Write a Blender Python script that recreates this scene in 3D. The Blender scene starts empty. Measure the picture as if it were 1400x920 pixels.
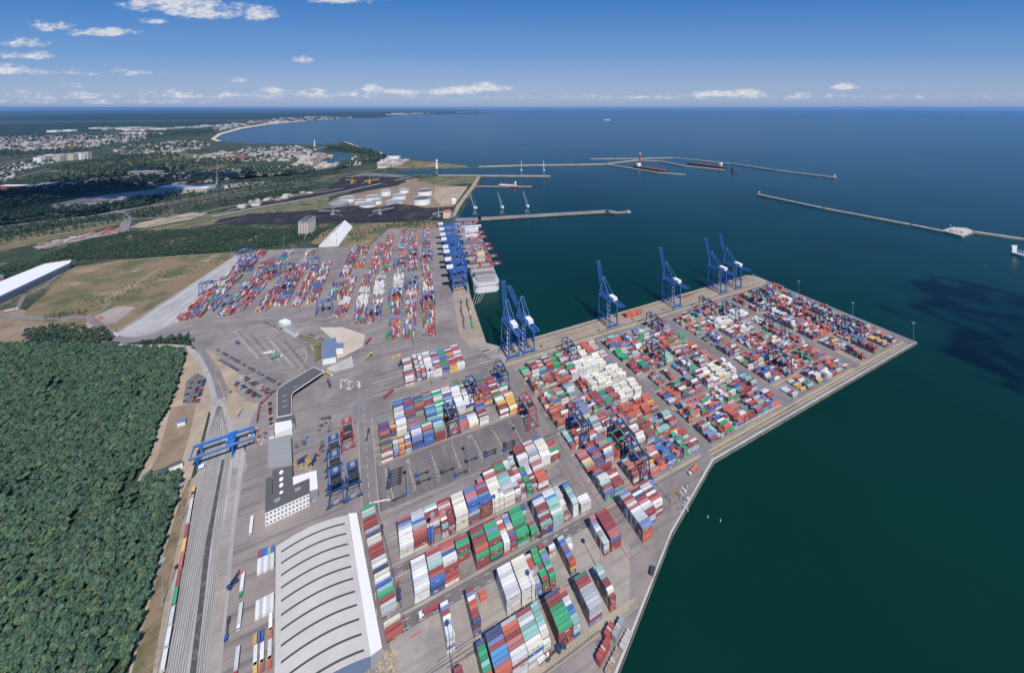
HAZE = True
import bpy, bmesh, math, random
import numpy as np
from mathutils import Vector, Matrix
from mathutils.geometry import tessellate_polygon
random.seed(7); RNG = np.random.default_rng(5)
S = bpy.context.scene
COL = S.collection
# ---------------------------------------------------------------- survey of the place
# Camera: level, 406 m up, looking along +Y. Points of the ground plan were surveyed from the photograph.
H = 406.0; FP = 503.0; HY = 147.0
def G(px, py, z=0.0):
    s = (H - z) / (py - HY)
    return ((px - 700.0) * s, FP * s)
def crop(x0, y0, k):
    return lambda x, y, z=0.0: G(x0 + x / k, y0 + y / k, z)
C6B = crop(500, 560, 5.75); C5B = crop(320, 560, 5.109); C3B = crop(260, 430, 5.385); C4B = crop(140, 460, 3.832)
C1 = crop(0, 280, 4.6); C2 = crop(220, 280, 4.843); C3 = crop(430, 280, 4.84); C5F = crop(400, 180, 6.087)
CH = crop(300, 700, 4.183); C5Z = crop(360, 560, 6.569)
ANG = math.radians(24.4)
OX, OY = G(684, 474)
CA, SA = math.cos(ANG), math.sin(ANG)
def W(a, b):
    """pier plan: a metres along the quay, b metres in from its edge"""
    return (OX + CA * a + SA * b, OY + SA * a - CA * b)
def AB(x, y):
    x -= OX; y -= OY
    return (x * CA + y * SA, x * SA - y * CA)

# ---------------------------------------------------------------- materials
def new_mat(name):
    m = bpy.data.materials.new(name); m.use_nodes = True
    n = m.node_tree.nodes; n.clear()
    out = n.new('ShaderNodeOutputMaterial'); b = n.new('ShaderNodeBsdfPrincipled')
    m.node_tree.links.new(b.outputs[0], out.inputs[0])
    return m, n, m.node_tree.links, b
def c4(c): return (c[0], c[1], c[2], 1.0)
def noise(n, l, scale, detail=5, rough=.6, vec=None):
    t = n.new('ShaderNodeTexNoise'); t.inputs['Scale'].default_value = scale
    t.inputs['Detail'].default_value = detail; t.inputs['Roughness'].default_value = rough
    if vec is not None: l.new(vec, t.inputs['Vector'])
    return t.outputs['Fac']
def ramp(n, l, fac, lo, hi):
    r = n.new('ShaderNodeMapRange'); r.inputs[1].default_value = lo; r.inputs[2].default_value = hi
    l.new(fac, r.inputs[0]); return r.outputs[0]
def mix(n, l, fac, a, b, mode='MIX'):
    x = n.new('ShaderNodeMix'); x.data_type = 'RGBA'; x.blend_type = mode
    if isinstance(fac, (int, float)): x.inputs['Factor'].default_value = fac
    else: l.new(fac, x.inputs['Factor'])
    for k, v in (('A', a), ('B', b)):
        s = [i for i in x.inputs if i.name == k and i.type == 'RGBA'][0]
        if isinstance(v, tuple): s.default_value = c4(v)
        else: l.new(v, s)
    return [o for o in x.outputs if o.type == 'RGBA'][0]
def ground_mat(name, layers, rough=.9, bump=0.0, bscale=1.0, streak=None):
    """layers: first colour, then (colour, scale, lo, hi, strength) laid over it by world-space noise"""
    m, n, l, b = new_mat(name)
    pos = n.new('ShaderNodeNewGeometry').outputs['Position']
    col = layers[0]
    for i, (c, sc, lo, hi, st) in enumerate(layers[1:]):
        mp = n.new('ShaderNodeMapping'); mp.inputs['Location'].default_value = (i * 31.7, i * 17.1, i * 7.7)
        l.new(pos, mp.inputs['Vector'])
        f = ramp(n, l, noise(n, l, sc, 7, .65, mp.outputs[0]), lo, hi)
        mu = n.new('ShaderNodeMath'); mu.operation = 'MULTIPLY'; mu.inputs[1].default_value = st; l.new(f, mu.inputs[0])
        col = mix(n, l, mu.outputs[0], col, c)
    if streak:
        ang, c, sx, sy, lo, hi, st = streak
        mp = n.new('ShaderNodeMapping'); mp.vector_type = 'POINT'
        mp.inputs['Rotation'].default_value = (0, 0, -ang); l.new(pos, mp.inputs['Vector'])
        m2 = n.new('ShaderNodeMapping'); m2.inputs['Scale'].default_value = (sx, sy, 1); l.new(mp.outputs[0], m2.inputs['Vector'])
        f = ramp(n, l, noise(n, l, 1.0, 6, .6, m2.outputs[0]), lo, hi)
        mu = n.new('ShaderNodeMath'); mu.operation = 'MULTIPLY'; mu.inputs[1].default_value = st; l.new(f, mu.inputs[0])
        col = mix(n, l, mu.outputs[0], col, c)
    if isinstance(col, tuple): b.inputs['Base Color'].default_value = c4(col)
    else: l.new(col, b.inputs['Base Color'])
    b.inputs['Roughness'].default_value = rough
    b.inputs['Specular IOR Level'].default_value = .2
    if bump:
        bp = n.new('ShaderNodeBump'); bp.inputs['Strength'].default_value = bump; bp.inputs['Distance'].default_value = 1.0
        l.new(noise(n, l, bscale, 8, .7, pos), bp.inputs['Height']); l.new(bp.outputs[0], b.inputs['Normal'])
    return m
def paint(name, c, rough=.5, metal=0.0, dirt=.25, scale=.6):
    m, n, l, b = new_mat(name)
    tc = n.new('ShaderNodeTexCoord').outputs['Object']
    f = ramp(n, l, noise(n, l, scale, 5, .65, tc), .35, .75)
    mu = n.new('ShaderNodeMath'); mu.operation = 'MULTIPLY'; mu.inputs[1].default_value = dirt; l.new(f, mu.inputs[0])
    g = tuple(.45 * x + .55 * y for x, y in zip(c, (.20, .17, .15)))
    l.new(mix(n, l, mu.outputs[0], c, g), b.inputs['Base Color'])
    b.inputs['Roughness'].default_value = rough; b.inputs['Metallic'].default_value = metal
    return m
def attr_mat(name, dirt=.3, rough=.6, scale=.35):
    m, n, l, b = new_mat(name)
    at = n.new('ShaderNodeAttribute'); at.attribute_name = 'Col'
    pos = n.new('ShaderNodeNewGeometry').outputs['Position']
    f = ramp(n, l, noise(n, l, scale, 5, .7, pos), .4, .75)
    mu = n.new('ShaderNodeMath'); mu.operation = 'MULTIPLY'; mu.inputs[1].default_value = dirt; l.new(f, mu.inputs[0])
    l.new(mix(n, l, mu.outputs[0], at.outputs['Color'], (.22, .19, .17)), b.inputs['Base Color'])
    b.inputs['Roughness'].default_value = rough
    return m
M = {}
M['land'] = ground_mat('land_scrub', [(.045, .066, .038), ((.15, .125, .075), .004, .48, .62, .8), ((.022, .042, .024), .012, .45, .58, .9), ((.20, .165, .115), .025, .58, .70, .7), ((.018, .032, .02), .06, .52, .6, .8)], .95, .4, .15)
M['asphalt'] = ground_mat('asphalt', [(.235, .207, .199), ((.155, .136, .132), .012, .42, .62, .8), ((.30, .27, .245), .035, .5, .7, .65), ((.34, .285, .23), .009, .53, .66, .5), ((.12, .11, .108), .25, .6, .8, .45)], .85, .05, 2, (ANG, (.10, .094, .093), .006, .22, .52, .66, .6))
M['asphalt_dark'] = ground_mat('asphalt_dark', [(.175, .153, .152), ((.12, .107, .107), .02, .42, .62, .8), ((.24, .212, .20), .06, .55, .75, .6)], .85, .05, 2, (ANG + 1.57, (.075, .07, .07), .008, .2, .5, .66, .5))
M['road'] = ground_mat('road_asphalt', [(.205, .183, .18), ((.145, .13, .13), .02, .42, .62, .8), ((.26, .235, .222), .08, .55, .75, .6)], .85)
M['concrete'] = ground_mat('concrete', [(.325, .285, .25), ((.225, .20, .182), .02, .42, .62, .9), ((.40, .36, .32), .06, .5, .7, .5), ((.15, .14, .13), .3, .62, .8, .4)], .85, .05, 1.5, (ANG, (.19, .175, .16), .01, .3, .5, .66, .5))
M['concrete_tan'] = ground_mat('concrete_tan', [(.345, .285, .215), ((.25, .21, .165), .02, .42, .62, .8), ((.42, .36, .285), .07, .5, .7, .5)], .85, .05, 1.5, (ANG, (.20, .165, .13), .004, .45, .5, .62, .7))
M['concrete_light'] = ground_mat('concrete_light', [(.44, .42, .40), ((.33, .31, .295), .02, .42, .62, .8), ((.52, .50, .48), .05, .5, .7, .5)], .85)
M['pad'] = ground_mat('rail_pad', [(.36, .35, .34), ((.27, .26, .255), .015, .42, .62, .8), ((.44, .43, .41), .05, .5, .7, .5)], .85)
M['cream'] = ground_mat('cream_paving', [(.50, .43, .345), ((.40, .335, .265), .02, .42, .62, .8)], .85)
M['sand'] = ground_mat('sand', [(.37, .29, .21), ((.25, .20, .14), .02, .4, .62, .8), ((.46, .38, .29), .07, .5, .7, .6), ((.13, .12, .065), .05, .62, .75, .6)], .95, .3, .5)
M['dirt'] = ground_mat('brown_dirt', [(.25, .185, .13), ((.17, .12, .085), .02, .4, .62, .8), ((.34, .27, .20), .05, .5, .7, .6)], .95, .3, .5)
M['field'] = ground_mat('dry_grass', [(.20, .148, .09), ((.085, .10, .045), .010, .46, .58, .95), ((.33, .245, .165), .016, .55, .68, .9), ((.055, .07, .03), .12, .58, .7, .6)], .95, .5, .3)
M['meadow'] = ground_mat('meadow', [(.115, .122, .06), ((.21, .17, .10), .01, .45, .6, .85), ((.04, .06, .03), .03, .52, .64, .9), ((.028, .045, .025), .09, .56, .64, .8)], .95, .4, .2)
M['forest_floor'] = ground_mat('forest_floor', [(.035, .050, .027), ((.06, .06, .035), .1, .5, .7, .7)], .95)
M['verge'] = ground_mat('verge', [(.22, .165, .105), ((.085, .085, .042), .06, .42, .6, .8), ((.30, .22, .16), .04, .58, .72, .8)], .95, .4, .6)
M['coal'] = ground_mat('coal', [(.026, .024, .030), ((.065, .058, .064), .02, .5, .65, .8), ((.012, .012, .014), .06, .5, .7, .7)], .9, .6, .2)
M['ballast'] = ground_mat('ballast', [(.37, .35, .33), ((.29, .275, .262), .03, .4, .62, .8), ((.47, .45, .43), .15, .55, .75, .5)], .9, .1, 1.0, (math.radians(120), (.22, .21, .20), .006, .5, .5, .62, .6))
M['ballast_dark'] = ground_mat('ballast_dark', [(.075, .07, .068), ((.15, .14, .13), .25, .5, .6, .8)], .9)
M['yellow_line'] = ground_mat('yellow_paint', [(.42, .33, .17), ((.30, .25, .18), .25, .45, .62, .9)], .8)
M['white_line'] = ground_mat('white_paint', [(.62, .60, .57), ((.33, .31, .29), .3, .48, .65, .9)], .8)
M['red_line'] = ground_mat('red_paint', [(.45, .09, .10), ((.28, .17, .16), .3, .48, .65, .8)], .8)
M['tyre_mark'] = ground_mat('tyre_rubber', [(.125, .113, .11), ((.18, .162, .155), .3, .4, .65, .9)], .9)
M['wall'] = ground_mat('quay_wall', [(.22, .205, .19), ((.10, .095, .09), .08, .45, .65, .9)], .9)
M['beach'] = ground_mat('beach_sand', [(.60, .50, .36), ((.47, .39, .28), .02, .42, .62, .8)], .95)
M['rock'] = ground_mat('breakwater_stone', [(.40, .36, .30), ((.24, .22, .19), .05, .42, .62, .8)], .95, .4, .4)
M['far_wood'] = ground_mat('far_wood', [(.022, .045, .028), ((.010, .024, .017), .004, .42, .6, .9), ((.035, .06, .03), .012, .55, .7, .7)], .95)
M['white'] = paint('white_paintwork', (.74, .74, .72), .5, 0, .15)
M['white_roof'] = paint('white_roof', (.70, .69, .66), .6, 0, .12, .08)
M['hall_roof'] = paint('hall_roof', (.52, .495, .455), .5, 0, .45, .05)
M['grey_roof'] = paint('grey_roof', (.26, .26, .255), .7, 0, .3, .1)
M['dark_roof'] = paint('dark_roof', (.085, .083, .086), .8, 0, .25, .15)
M['roof_light'] = paint('roof_light', (.07, .07, .075), .4, 0, .1)
M['glass'] = paint('window_glass', (.02, .03, .045), .08, 0, 0)
M['blue'] = paint('crane_blue', (.030, .13, .39), .5, 0, .35, .2)
M['blue_park'] = paint('parked_crane_blue', (.022, .075, .21), .5, 0, .4, .3)
M['red_dull'] = paint('parked_crane_red', (.36, .045, .05), .5, 0, .35, .3)
M['rail'] = paint('worn_rail', (.15, .135, .125), .6, .2, .3)
M['blue_dark'] = paint('crane_dark_blue', (.018, .05, .15), .45, 0, .25)
M['blue_bright'] = paint('gantry_bright_blue', (.012, .14, .46), .45, 0, .15)
M['blue_roof'] = paint('slate_blue_roof', (.13, .18, .27), .6, 0, .2, .1)
M['red'] = paint('crane_red', (.50, .04, .045), .45, 0, .2)
M['steel'] = paint('galvanised_steel', (.38, .39, .40), .45, .3, .25)
M['dark'] = paint('dark_steel', (.035, .035, .04), .6, 0, .3)
M['black'] = paint('tyre_black', (.016, .016, .017), .85, 0, .1)
M['yellow'] = paint('safety_yellow', (.62, .38, .03), .5, 0, .2)
M['orange'] = paint('orange_red_paint', (.55, .12, .05), .5, 0, .2)
M['tank'] = paint('tank_white', (.80, .80, .79), .5, 0, .15, .05)
M['rust'] = paint('rust_red', (.24, .07, .045), .7, 0, .3)
M['ship_red'] = paint('ship_red', (.36, .065, .06), .6, 0, .3, .05)
M['ship_blue'] = paint('ship_pale_blue', (.13, .30, .40), .5, 0, .2, .03)
M['ship_grey'] = paint('ship_deck_grey', (.42, .40, .38), .6, 0, .5, .12)
M['cream_paint'] = paint('cream_paint', (.66, .55, .33), .55, 0, .2)
M['silo'] = paint('silo_concrete', (.48, .43, .37), .8, 0, .35, .05)
M['bark'] = paint('tree_bark', (.09, .07, .05), .9, 0, .3)
M['brick'] = paint('brick_red', (.28, .10, .07), .8, 0, .3)
M['stack'] = attr_mat('container_paint', .34, .55, .45)
M['town'] = attr_mat('town_render', .2, .8, .02)
M['goods'] = attr_mat('heaped_goods', .3, .8, .5)
def foliage_mat():
    m, n, l, b = new_mat('foliage')
    at = n.new('ShaderNodeAttribute'); at.attribute_name = 'Col'
    l.new(at.outputs['Color'], b.inputs['Base Color']); b.inputs['Roughness'].default_value = .85
    b.inputs['Specular IOR Level'].default_value = .15
    return m
M['leaf'] = foliage_mat()
def water_mat():
    m, n, l, b = new_mat('sea_water')
    pos = n.new('ShaderNodeNewGeometry').outputs['Position']
    f = ramp(n, l, noise(n, l, .0022, 5, .6, pos), .38, .66)
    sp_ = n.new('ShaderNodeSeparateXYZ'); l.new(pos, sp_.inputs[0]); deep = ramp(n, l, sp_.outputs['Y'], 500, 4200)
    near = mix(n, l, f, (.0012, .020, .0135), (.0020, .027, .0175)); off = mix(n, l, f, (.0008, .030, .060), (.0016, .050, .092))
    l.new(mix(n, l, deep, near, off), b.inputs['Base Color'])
    b.inputs['Roughness'].default_value = .22; b.inputs['IOR'].default_value = 1.33; b.inputs['Specular IOR Level'].default_value = .14
    h1 = noise(n, l, .22, 6, .65, pos); h2 = noise(n, l, .012, 4, .6, pos)
    ad = n.new('ShaderNodeMath'); ad.operation = 'ADD'; l.new(h1, ad.inputs[0]); l.new(h2, ad.inputs[1])
    bp = n.new('ShaderNodeBump'); bp.inputs['Strength'].default_value = .30; bp.inputs['Distance'].default_value = 1.1
    l.new(ad.outputs[0], bp.inputs['Height']); l.new(bp.outputs[0], b.inputs['Normal'])
    return m
M['water'] = water_mat()

# ---------------------------------------------------------------- mesh builder
class MB:
    def __init__(s): s.v = []; s.f = []; s.m = []; s.c = []
    def face(s, pts, m=0, c=None):
        k = len(s.v); s.v += [tuple(p) for p in pts]; s.f.append(tuple(range(k, k + len(pts)))); s.m.append(m); s.c.append(c)
    def hexa(s, p, m=0, c=None):
        k = len(s.v); s.v += [tuple(q) for q in p]
        for q in ((3, 2, 1, 0), (4, 5, 6, 7), (0, 1, 5, 4), (1, 2, 6, 5), (2, 3, 7, 6), (3, 0, 4, 7)):
            s.f.append(tuple(k + i for i in q)); s.m.append(m); s.c.append(c)
    def box(s, x, y, z, sx, sy, sz, rot=0, m=0, c=None):
        """centred in x, y; z is the underside"""
        ca, sa = math.cos(rot), math.sin(rot); b = []
        for zz in (z, z + sz):
            for ux, uy in ((-.5, -.5), (.5, -.5), (.5, .5), (-.5, .5)):
                dx, dy = ux * sx, uy * sy
                b.append((x + dx * ca - dy * sa, y + dx * sa + dy * ca, zz))
        s.hexa(b, m, c)
    def bar(s, p, q, w, h=None, m=0, c=None):
        p = Vector(p); q = Vector(q); h = h or w; d = q - p
        if d.length < 1e-6: return
        d.normalize(); up = Vector((0, 0, 1)) if abs(d.z) < .98 else Vector((0, 1, 0))
        r = d.cross(up).normalized() * (w / 2); u = r.cross(d).normalized() * (h / 2)
        s.hexa([p - r - u, p + r - u, p + r + u, p - r + u, q - r - u, q + r - u, q + r + u, q - r + u], m, c)
    def cyl(s, x, y, z0, z1, r, n=16, r1=None, m=0, c=None, cap=True):
        r1 = r if r1 is None else r1; k = len(s.v)
        for zz, rr in ((z0, r), (z1, r1)):
            for i in range(n):
                t = 2 * math.pi * i / n; s.v.append((x + rr * math.cos(t), y + rr * math.sin(t), zz))
        for i in range(n):
            j = (i + 1) % n; s.f.append((k + i, k + j, k + n + j, k + n + i)); s.m.append(m); s.c.append(c)
        if cap: s.f.append(tuple(k + n + i for i in range(n))); s.m.append(m); s.c.append(c)
    def prism(s, poly, z0, z1, m=0, mtop=None, c=None, top=True):
        n = len(poly); area = sum(poly[i][0] * poly[(i + 1) % n][1] - poly[(i + 1) % n][0] * poly[i][1] for i in range(n))
        if area < 0: poly = poly[::-1]
        k = len(s.v); s.v += [(p[0], p[1], z0) for p in poly] + [(p[0], p[1], z1) for p in poly]
        for i in range(n):
            j = (i + 1) % n; s.f.append((k + i, k + j, k + n + j, k + n + i)); s.m.append(m); s.c.append(c)
        if top:
            for t in tessellate_polygon([[Vector((p[0], p[1], 0)) for p in poly]]):
                t = list(t); a, b_, d = (poly[i] for i in t)
                if (b_[0] - a[0]) * (d[1] - a[1]) - (d[0] - a[0]) * (b_[1] - a[1]) < 0: t = t[::-1]
                s.f.append(tuple(k + n + i for i in t)); s.m.append(m if mtop is None else mtop); s.c.append(c)
    def mesh(s, name, mats):
        me = bpy.data.meshes.new(name); me.from_pydata(s.v, [], s.f)
        for x in (mats if isinstance(mats, (list, tuple)) else [mats]): me.materials.append(x)
        if len(me.materials) > 1: me.polygons.foreach_set('material_index', s.m)
        if any(x is not None for x in s.c):
            at = me.attributes.new('Col', 'FLOAT_COLOR', 'FACE')
            at.data.foreach_set('color', [v for x in s.c for v in c4(x or (.3, .3, .3))])
        me.update(); return me
    def build(s, name, mats, parent=None):
        return link(bpy.data.objects.new(name, s.mesh(name, mats)), parent)
def link(o, parent=None):
    COL.objects.link(o)
    if parent is not None: o.parent = parent
    return o
def tag(o, label=None, cat=None, group=None, kind=None):
    if label: o['label'] = label
    if cat: o['category'] = cat
    if group: o['group'] = group
    if kind: o['kind'] = kind
    return o
def thing(name, x, y, z=0, rot=0, label=None, cat=None, group=None):
    o = bpy.data.objects.new(name, None); o.location = (x, y, z); o.rotation_euler = (0, 0, rot); o.empty_display_size = 2
    return tag(link(o), label, cat, group)
KIDS = {}
def copy_thing(root, x, y, z=0, rot=0, label=None, group=None):
    r = root.copy(); COL.objects.link(r); r.location = (x, y, z); r.rotation_euler = (0, 0, rot)
    if label: r['label'] = label
    if group: r['group'] = group
    if root not in KIDS: KIDS[root] = [(c, list(c.children)) for c in root.children]
    for ch, sub in KIDS[root]:
        c = ch.copy(); COL.objects.link(c); c.parent = r
        for g in sub:
            d = g.copy(); COL.objects.link(d); d.parent = c
    return r
ORD = 'first second third fourth fifth sixth seventh eighth ninth tenth eleventh twelfth thirteenth fourteenth fifteenth sixteenth seventeenth eighteenth nineteenth twentieth twenty-first twenty-second twenty-third twenty-fourth twenty-fifth twenty-sixth twenty-seventh twenty-eighth twenty-ninth thirtieth'.split()
_lay = [0]
def sheet(name, pts, mat, z, kind='structure', label=None, cat=None):
    mb = MB(); n = len(pts); mb.v = [(p[0], p[1], z) for p in pts]
    for t in tessellate_polygon([[Vector((p[0], p[1], 0)) for p in pts]]):
        t = list(t); a, b_, d = (pts[i] for i in t)
        if (b_[0] - a[0]) * (d[1] - a[1]) - (d[0] - a[0]) * (b_[1] - a[1]) < 0: t = t[::-1]
        mb.f.append(tuple(t)); mb.m.append(0); mb.c.append(None)
    o = mb.build(name, mat); tag(o, label, cat, None, kind); return o
def px(*l): return [G(x, y) for x, y in l]
def ab(*l): return [W(a, b) for a, b in l]
def ribbon(name, pts, w, mat, z, kind='structure'):
    """a road or track of width w along a line of plan points"""
    _lay[0] += 1; z += _lay[0] * .004
    P = [Vector((p[0], p[1])) for p in pts]; L = []; R = []
    for i, p in enumerate(P):
        d = (P[min(i + 1, len(P) - 1)] - P[max(i - 1, 0)]).normalized(); nrm = Vector((-d.y, d.x)) * (w / 2)
        L.append(p + nrm); R.append(p - nrm)
    mb = MB()
    for i in range(len(P) - 1):
        mb.face([(R[i].x, R[i].y, z), (R[i + 1].x, R[i + 1].y, z), (L[i + 1].x, L[i + 1].y, z), (L[i].x, L[i].y, z)])
    o = mb.build(name, mat); o['kind'] = kind; return o
TD = math.radians(103.5); TX, TY = math.cos(TD), math.sin(TD); QX, QY = G(665.5, 469)
def T2(t, l): return (QX + TX * t - TY * l, QY + TY * t + TX * l)   # berth plan: t along the quay, l landward
# ---------------------------------------------------------------- sea, land and ground cover
mb = MB(); mb.face([(-60000, -2500, -3), (60000, -2500, -3), (60000, 62000, -3), (-60000, 62000, -3)])
mb.build('sea', M['water'])['kind'] = 'structure'
coast = ab((-250, 450), (-59, 367), (44, 321), (146, 288), (662, 287), (662, 13), (646, 0), (0, 0)) + px((665.5, 469), (643, 402), (625, 305), (627, 297), (640, 275), (655, 252), (661, 242), (640, 239.6), (600, 238.6), (565, 238.5), (545, 237), (520, 234),
     (590, 230.6), (625, 230), (640, 229.2), (662, 227.8), (640, 226.6), (615, 223.5), (590, 220.6), (566, 217), (545, 216), (530, 213), (517, 207), (497, 203), (480, 196.5), (470, 192.5), (463, 196), (430, 198), (400, 197.5), (345, 196), (303, 193.5), (294, 190), (303, 184), (330, 176.5), (370, 170), (420, 165.5), (480, 162), (520, 160.5), (560, 156.5), (655, 153.4))
land = coast + [(-6000, 61000), (-59000, 61000)] + [(-59000, -2000), (-200, -2000)]
base = sheet('land', land, M['land'], -.3)
mb = MB()
for i in range(len(coast) - 1):
    (x0, y0), (x1, y1) = coast[i], coast[i + 1]
    mb.face([(x0, y0, -7), (x1, y1, -7), (x1, y1, -.3), (x0, y0, -.3)])
mb.build('shore_edge', M['wall'])['kind'] = 'structure'
# bay beach and other sand
sheet('beach', px((294, 190), (303, 184), (330, 176.5), (370, 170), (420, 165.5), (419, 164.8), (368, 168.8), (326, 175), (298, 183.2), (288, 190.5), (296, 193.6), (303, 193.5)), M['beach'], .9)
sheet('beach', px((467, 192.8), (480, 196.5), (497, 203), (493, 202.3), (478, 197.3)), M['beach'], .5)
sheet('beach', px((517, 207), (530, 213), (545, 216), (525, 215.5), (522, 211)), M['beach'], .5)
# far hills: gently raised wooded ridges
def ridge(name, line, h, w, mat):
    mb = MB(); n = 24; rows = []
    for i, (x, y) in enumerate(line):
        d = Vector((line[min(i + 1, len(line) - 1)][0] - line[max(i - 1, 0)][0], line[min(i + 1, len(line) - 1)][1] - line[max(i - 1, 0)][1])).normalized()
        nr = Vector((-d.y, d.x)); row = []
        for j in range(9):
            t = (j / 8 - .5) * 2; hh = h * (1 - t * t) * (.75 + .5 * math.sin(i * 1.3 + j) * .3) * (0 if i in (0, len(line) - 1) else 1)
            row.append((x + nr.x * t * w, y + nr.y * t * w, max(hh, 0) - .5))
        rows.append(row)
    for i in range(len(rows) - 1):
        for j in range(8): mb.face([rows[i][j], rows[i][j + 1], rows[i + 1][j + 1], rows[i + 1][j]][::-1])
    mb.build(name, mat)['kind'] = 'structure'
ridge('hills', [(-19000 + 1500 * i, 12500 + 450 * i + 500 * math.sin(i)) for i in range(10)], 70, 2600, M['far_wood'])
ridge('hills', [(-24000 + 1800 * i, 17500 + 700 * i + 700 * math.sin(i * 1.7)) for i in range(13)], 90, 2600, M['far_wood'])
# far woods as ground cover (large forest tracts)
sheet('woodland_floor', px((-60, 187), (0, 186), (130, 180), (240, 175), (300, 172), (330, 171), (310, 166), (100, 168), (-60, 172)), M['far_wood'], .4)
sheet('woodland_floor', px((-60, 290), (60, 287), (120, 266), (235, 252), (300, 246), (420, 231), (500, 222), (545, 222), (535, 214), (500, 205), (470, 199), (440, 205), (500, 212), (512, 216), (440, 238), (300, 240), (232, 240), (120, 252), (0, 262), (-60, 262)), M['far_wood'], .5)
sheet('meadow', px((140, 220), (240, 208), (330, 218), (300, 232), (230, 238), (120, 240), (60, 235)), M['meadow'], .5)
sheet('bare_ground', px((62, 285), (70, 280), (120, 270), (235, 256), (300, 252), (360, 248), (372, 250), (310, 258), (235, 262), (180, 268), (140, 283)), M['concrete'], .8)
sheet('bare_ground', px((20, 262), (60, 250), (140, 244), (236, 236), (236, 240), (140, 248), (70, 256), (24, 263)), M['concrete_tan'], .8)
sheet('sand', px((190, 268), (250, 257), (275, 258), (240, 268), (200, 272)), M['sand'], 1.1)
sheet('sand', px((176, 312), (190, 305), (235, 296), (262, 291), (285, 292), (262, 300), (230, 306), (200, 312)), M['sand'], .9)
sheet('meadow', px((178, 318), (240, 306), (285, 293), (330, 288), (380, 283), (400, 284), (350, 295), (300, 305), (200, 322)), M['meadow'], .7)
sheet('meadow', px((0, 330), (60, 318), (110, 306), (175, 300), (172, 306), (120, 318), (50, 334), (0, 343)), M['meadow'], .7)
sheet('bare_ground', px((44, 338), (75, 330), (110, 322), (150, 316), (168, 310), (172, 316), (150, 322), (90, 332), (52, 341)), M['concrete'], .9)
for pts, w in (([(-10, 312), (120, 297), (240, 276), (340, 258), (420, 246), (520, 232)], 22), ([(-10, 330), (110, 308), (180, 300), (290, 296), (352, 277), (440, 263), (470, 258)], 16), ([(168, 318), (174, 300), (160, 288)], 26), ([(0, 277), (100, 268), (240, 249), (330, 240), (430, 226)], 14), ([(60, 262), (240, 238), (330, 231), (405, 224)], 12), ([(180, 330), (175, 315), (260, 312), (300, 300), (420, 276), (480, 262)], 9), ([(0, 250), (70, 230), (150, 215), (260, 205)], 14)):
    ribbon('highway', px(*pts), w, M['road'], 1.5)
for pts, w, mt in (([(-10, 322), (100, 303), (230, 284), (330, 268), (430, 252)], 7, 'concrete'), ([(-10, 318), (110, 299), (235, 279), (340, 262)], 5, 'concrete_tan'), ([(-10, 306), (120, 290), (250, 271), (350, 255), (480, 238)], 6, 'dirt'), ([(170, 326), (250, 316), (330, 300)], 5, 'dirt'), ([(60, 246), (160, 232), (260, 220), (330, 212)], 9, 'concrete'), ([(-10, 226), (60, 214), (150, 205)], 10, 'concrete'), ([(230, 238), (300, 226), (400, 212)], 9, 'concrete')):
    ribbon('track_bed', px(*pts), w, M[mt], 1.9)
# coal yards, tank farm, lighthouse field
sheet('coal_yard', px((290, 308), (300, 300), (345, 293), (400, 291), (449, 287.5), (515, 288), (618, 284), (619, 300), (545, 303), (480, 306), (455, 305), (420, 306), (330, 307)), M['coal'], .8)
sheet('coal_yard', px((330, 283), (385, 274), (430, 262), (452, 254), (470, 243), (500, 240), (546, 239), (553, 242), (544, 253), (520, 257), (495, 262), (455, 266), (410, 274), (360, 280)), M['coal'], .8)
sheet('coal_quay', px((470, 243), (500, 236), (560, 240), (548, 243), (500, 241)), M['asphalt_dark'], .9)
sheet('tank_farm_ground', px((449, 287), (440, 282), (462, 270), (500, 262), (545, 254), (556, 246), (570, 244), (600, 253), (636, 256), (620, 283), (515, 287)), M['dirt'], .6)
sheet('sand', px((596, 256), (640, 255), (622, 280), (604, 282), (592, 270)), M['sand'], .75)
sheet('meadow', px((565, 247), (600, 241), (657, 243), (648, 251), (600, 254)), M['meadow'], .75)
sheet('field', px((537, 229), (560, 220), (590, 221.5), (620, 225), (640, 227.5), (640, 229), (580, 230), (540, 231)), M['field'], .6)
sheet('yard', px((515, 231), (520, 219), (535, 217), (560, 219), (540, 229)), M['concrete'], .65)
sheet('river', px((437, 222), (447, 212.5), (460, 209), (480, 211.5), (484, 215), (466, 221), (450, 225)), M['water'], 1.2)
sheet('river', px((428, 206), (436, 201.5), (446, 200.5), (440, 205.5)), M['water'], 1.2)
sheet('yard', px((400, 232), (412, 214), (436, 208), (458, 215), (446, 221), (432, 224), (466, 223), (458, 229), (430, 233)), M['dirt'], 1.0)
# dry field, pad, port paving
sheet('field', px((38, 422), (62, 402), (95, 366), (160, 357), (290, 349), (325, 346), (322, 352), (165, 452), (120, 446), (60, 440), (28, 438)), M['field'], -.1)
sheet('bare_ground', px((-60, 475), (-60, 428), (20, 422), (40, 425), (100, 424), (162, 410), (182, 412), (150, 440), (162, 458), (150, 470), (60, 452), (30, 470)), M['dirt'], -.14)
sheet('bare_ground', px((110, 452), (122, 436), (160, 418), (185, 420), (160, 440)), M['concrete'], -.06)
sheet('port_paving', ab((-250, 449.4), (-59, 366.4), (44, 320.4), (146, 287.5), (661.5, 286.5), (661.5, 13.2), (645.8, .5), (0, .5)) + px((665, 469.2), (642.6, 402), (624.6, 306), (590, 311.5), (531, 312.5), (505, 337), (455, 338), (360, 342), (322, 349), (154, 456), (166, 470), (255, 458), (266, 468), (302, 545), (342, 572), (330, 650), (318, 720), (296, 940), (280, 1300)), M['asphalt'], 0)
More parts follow.
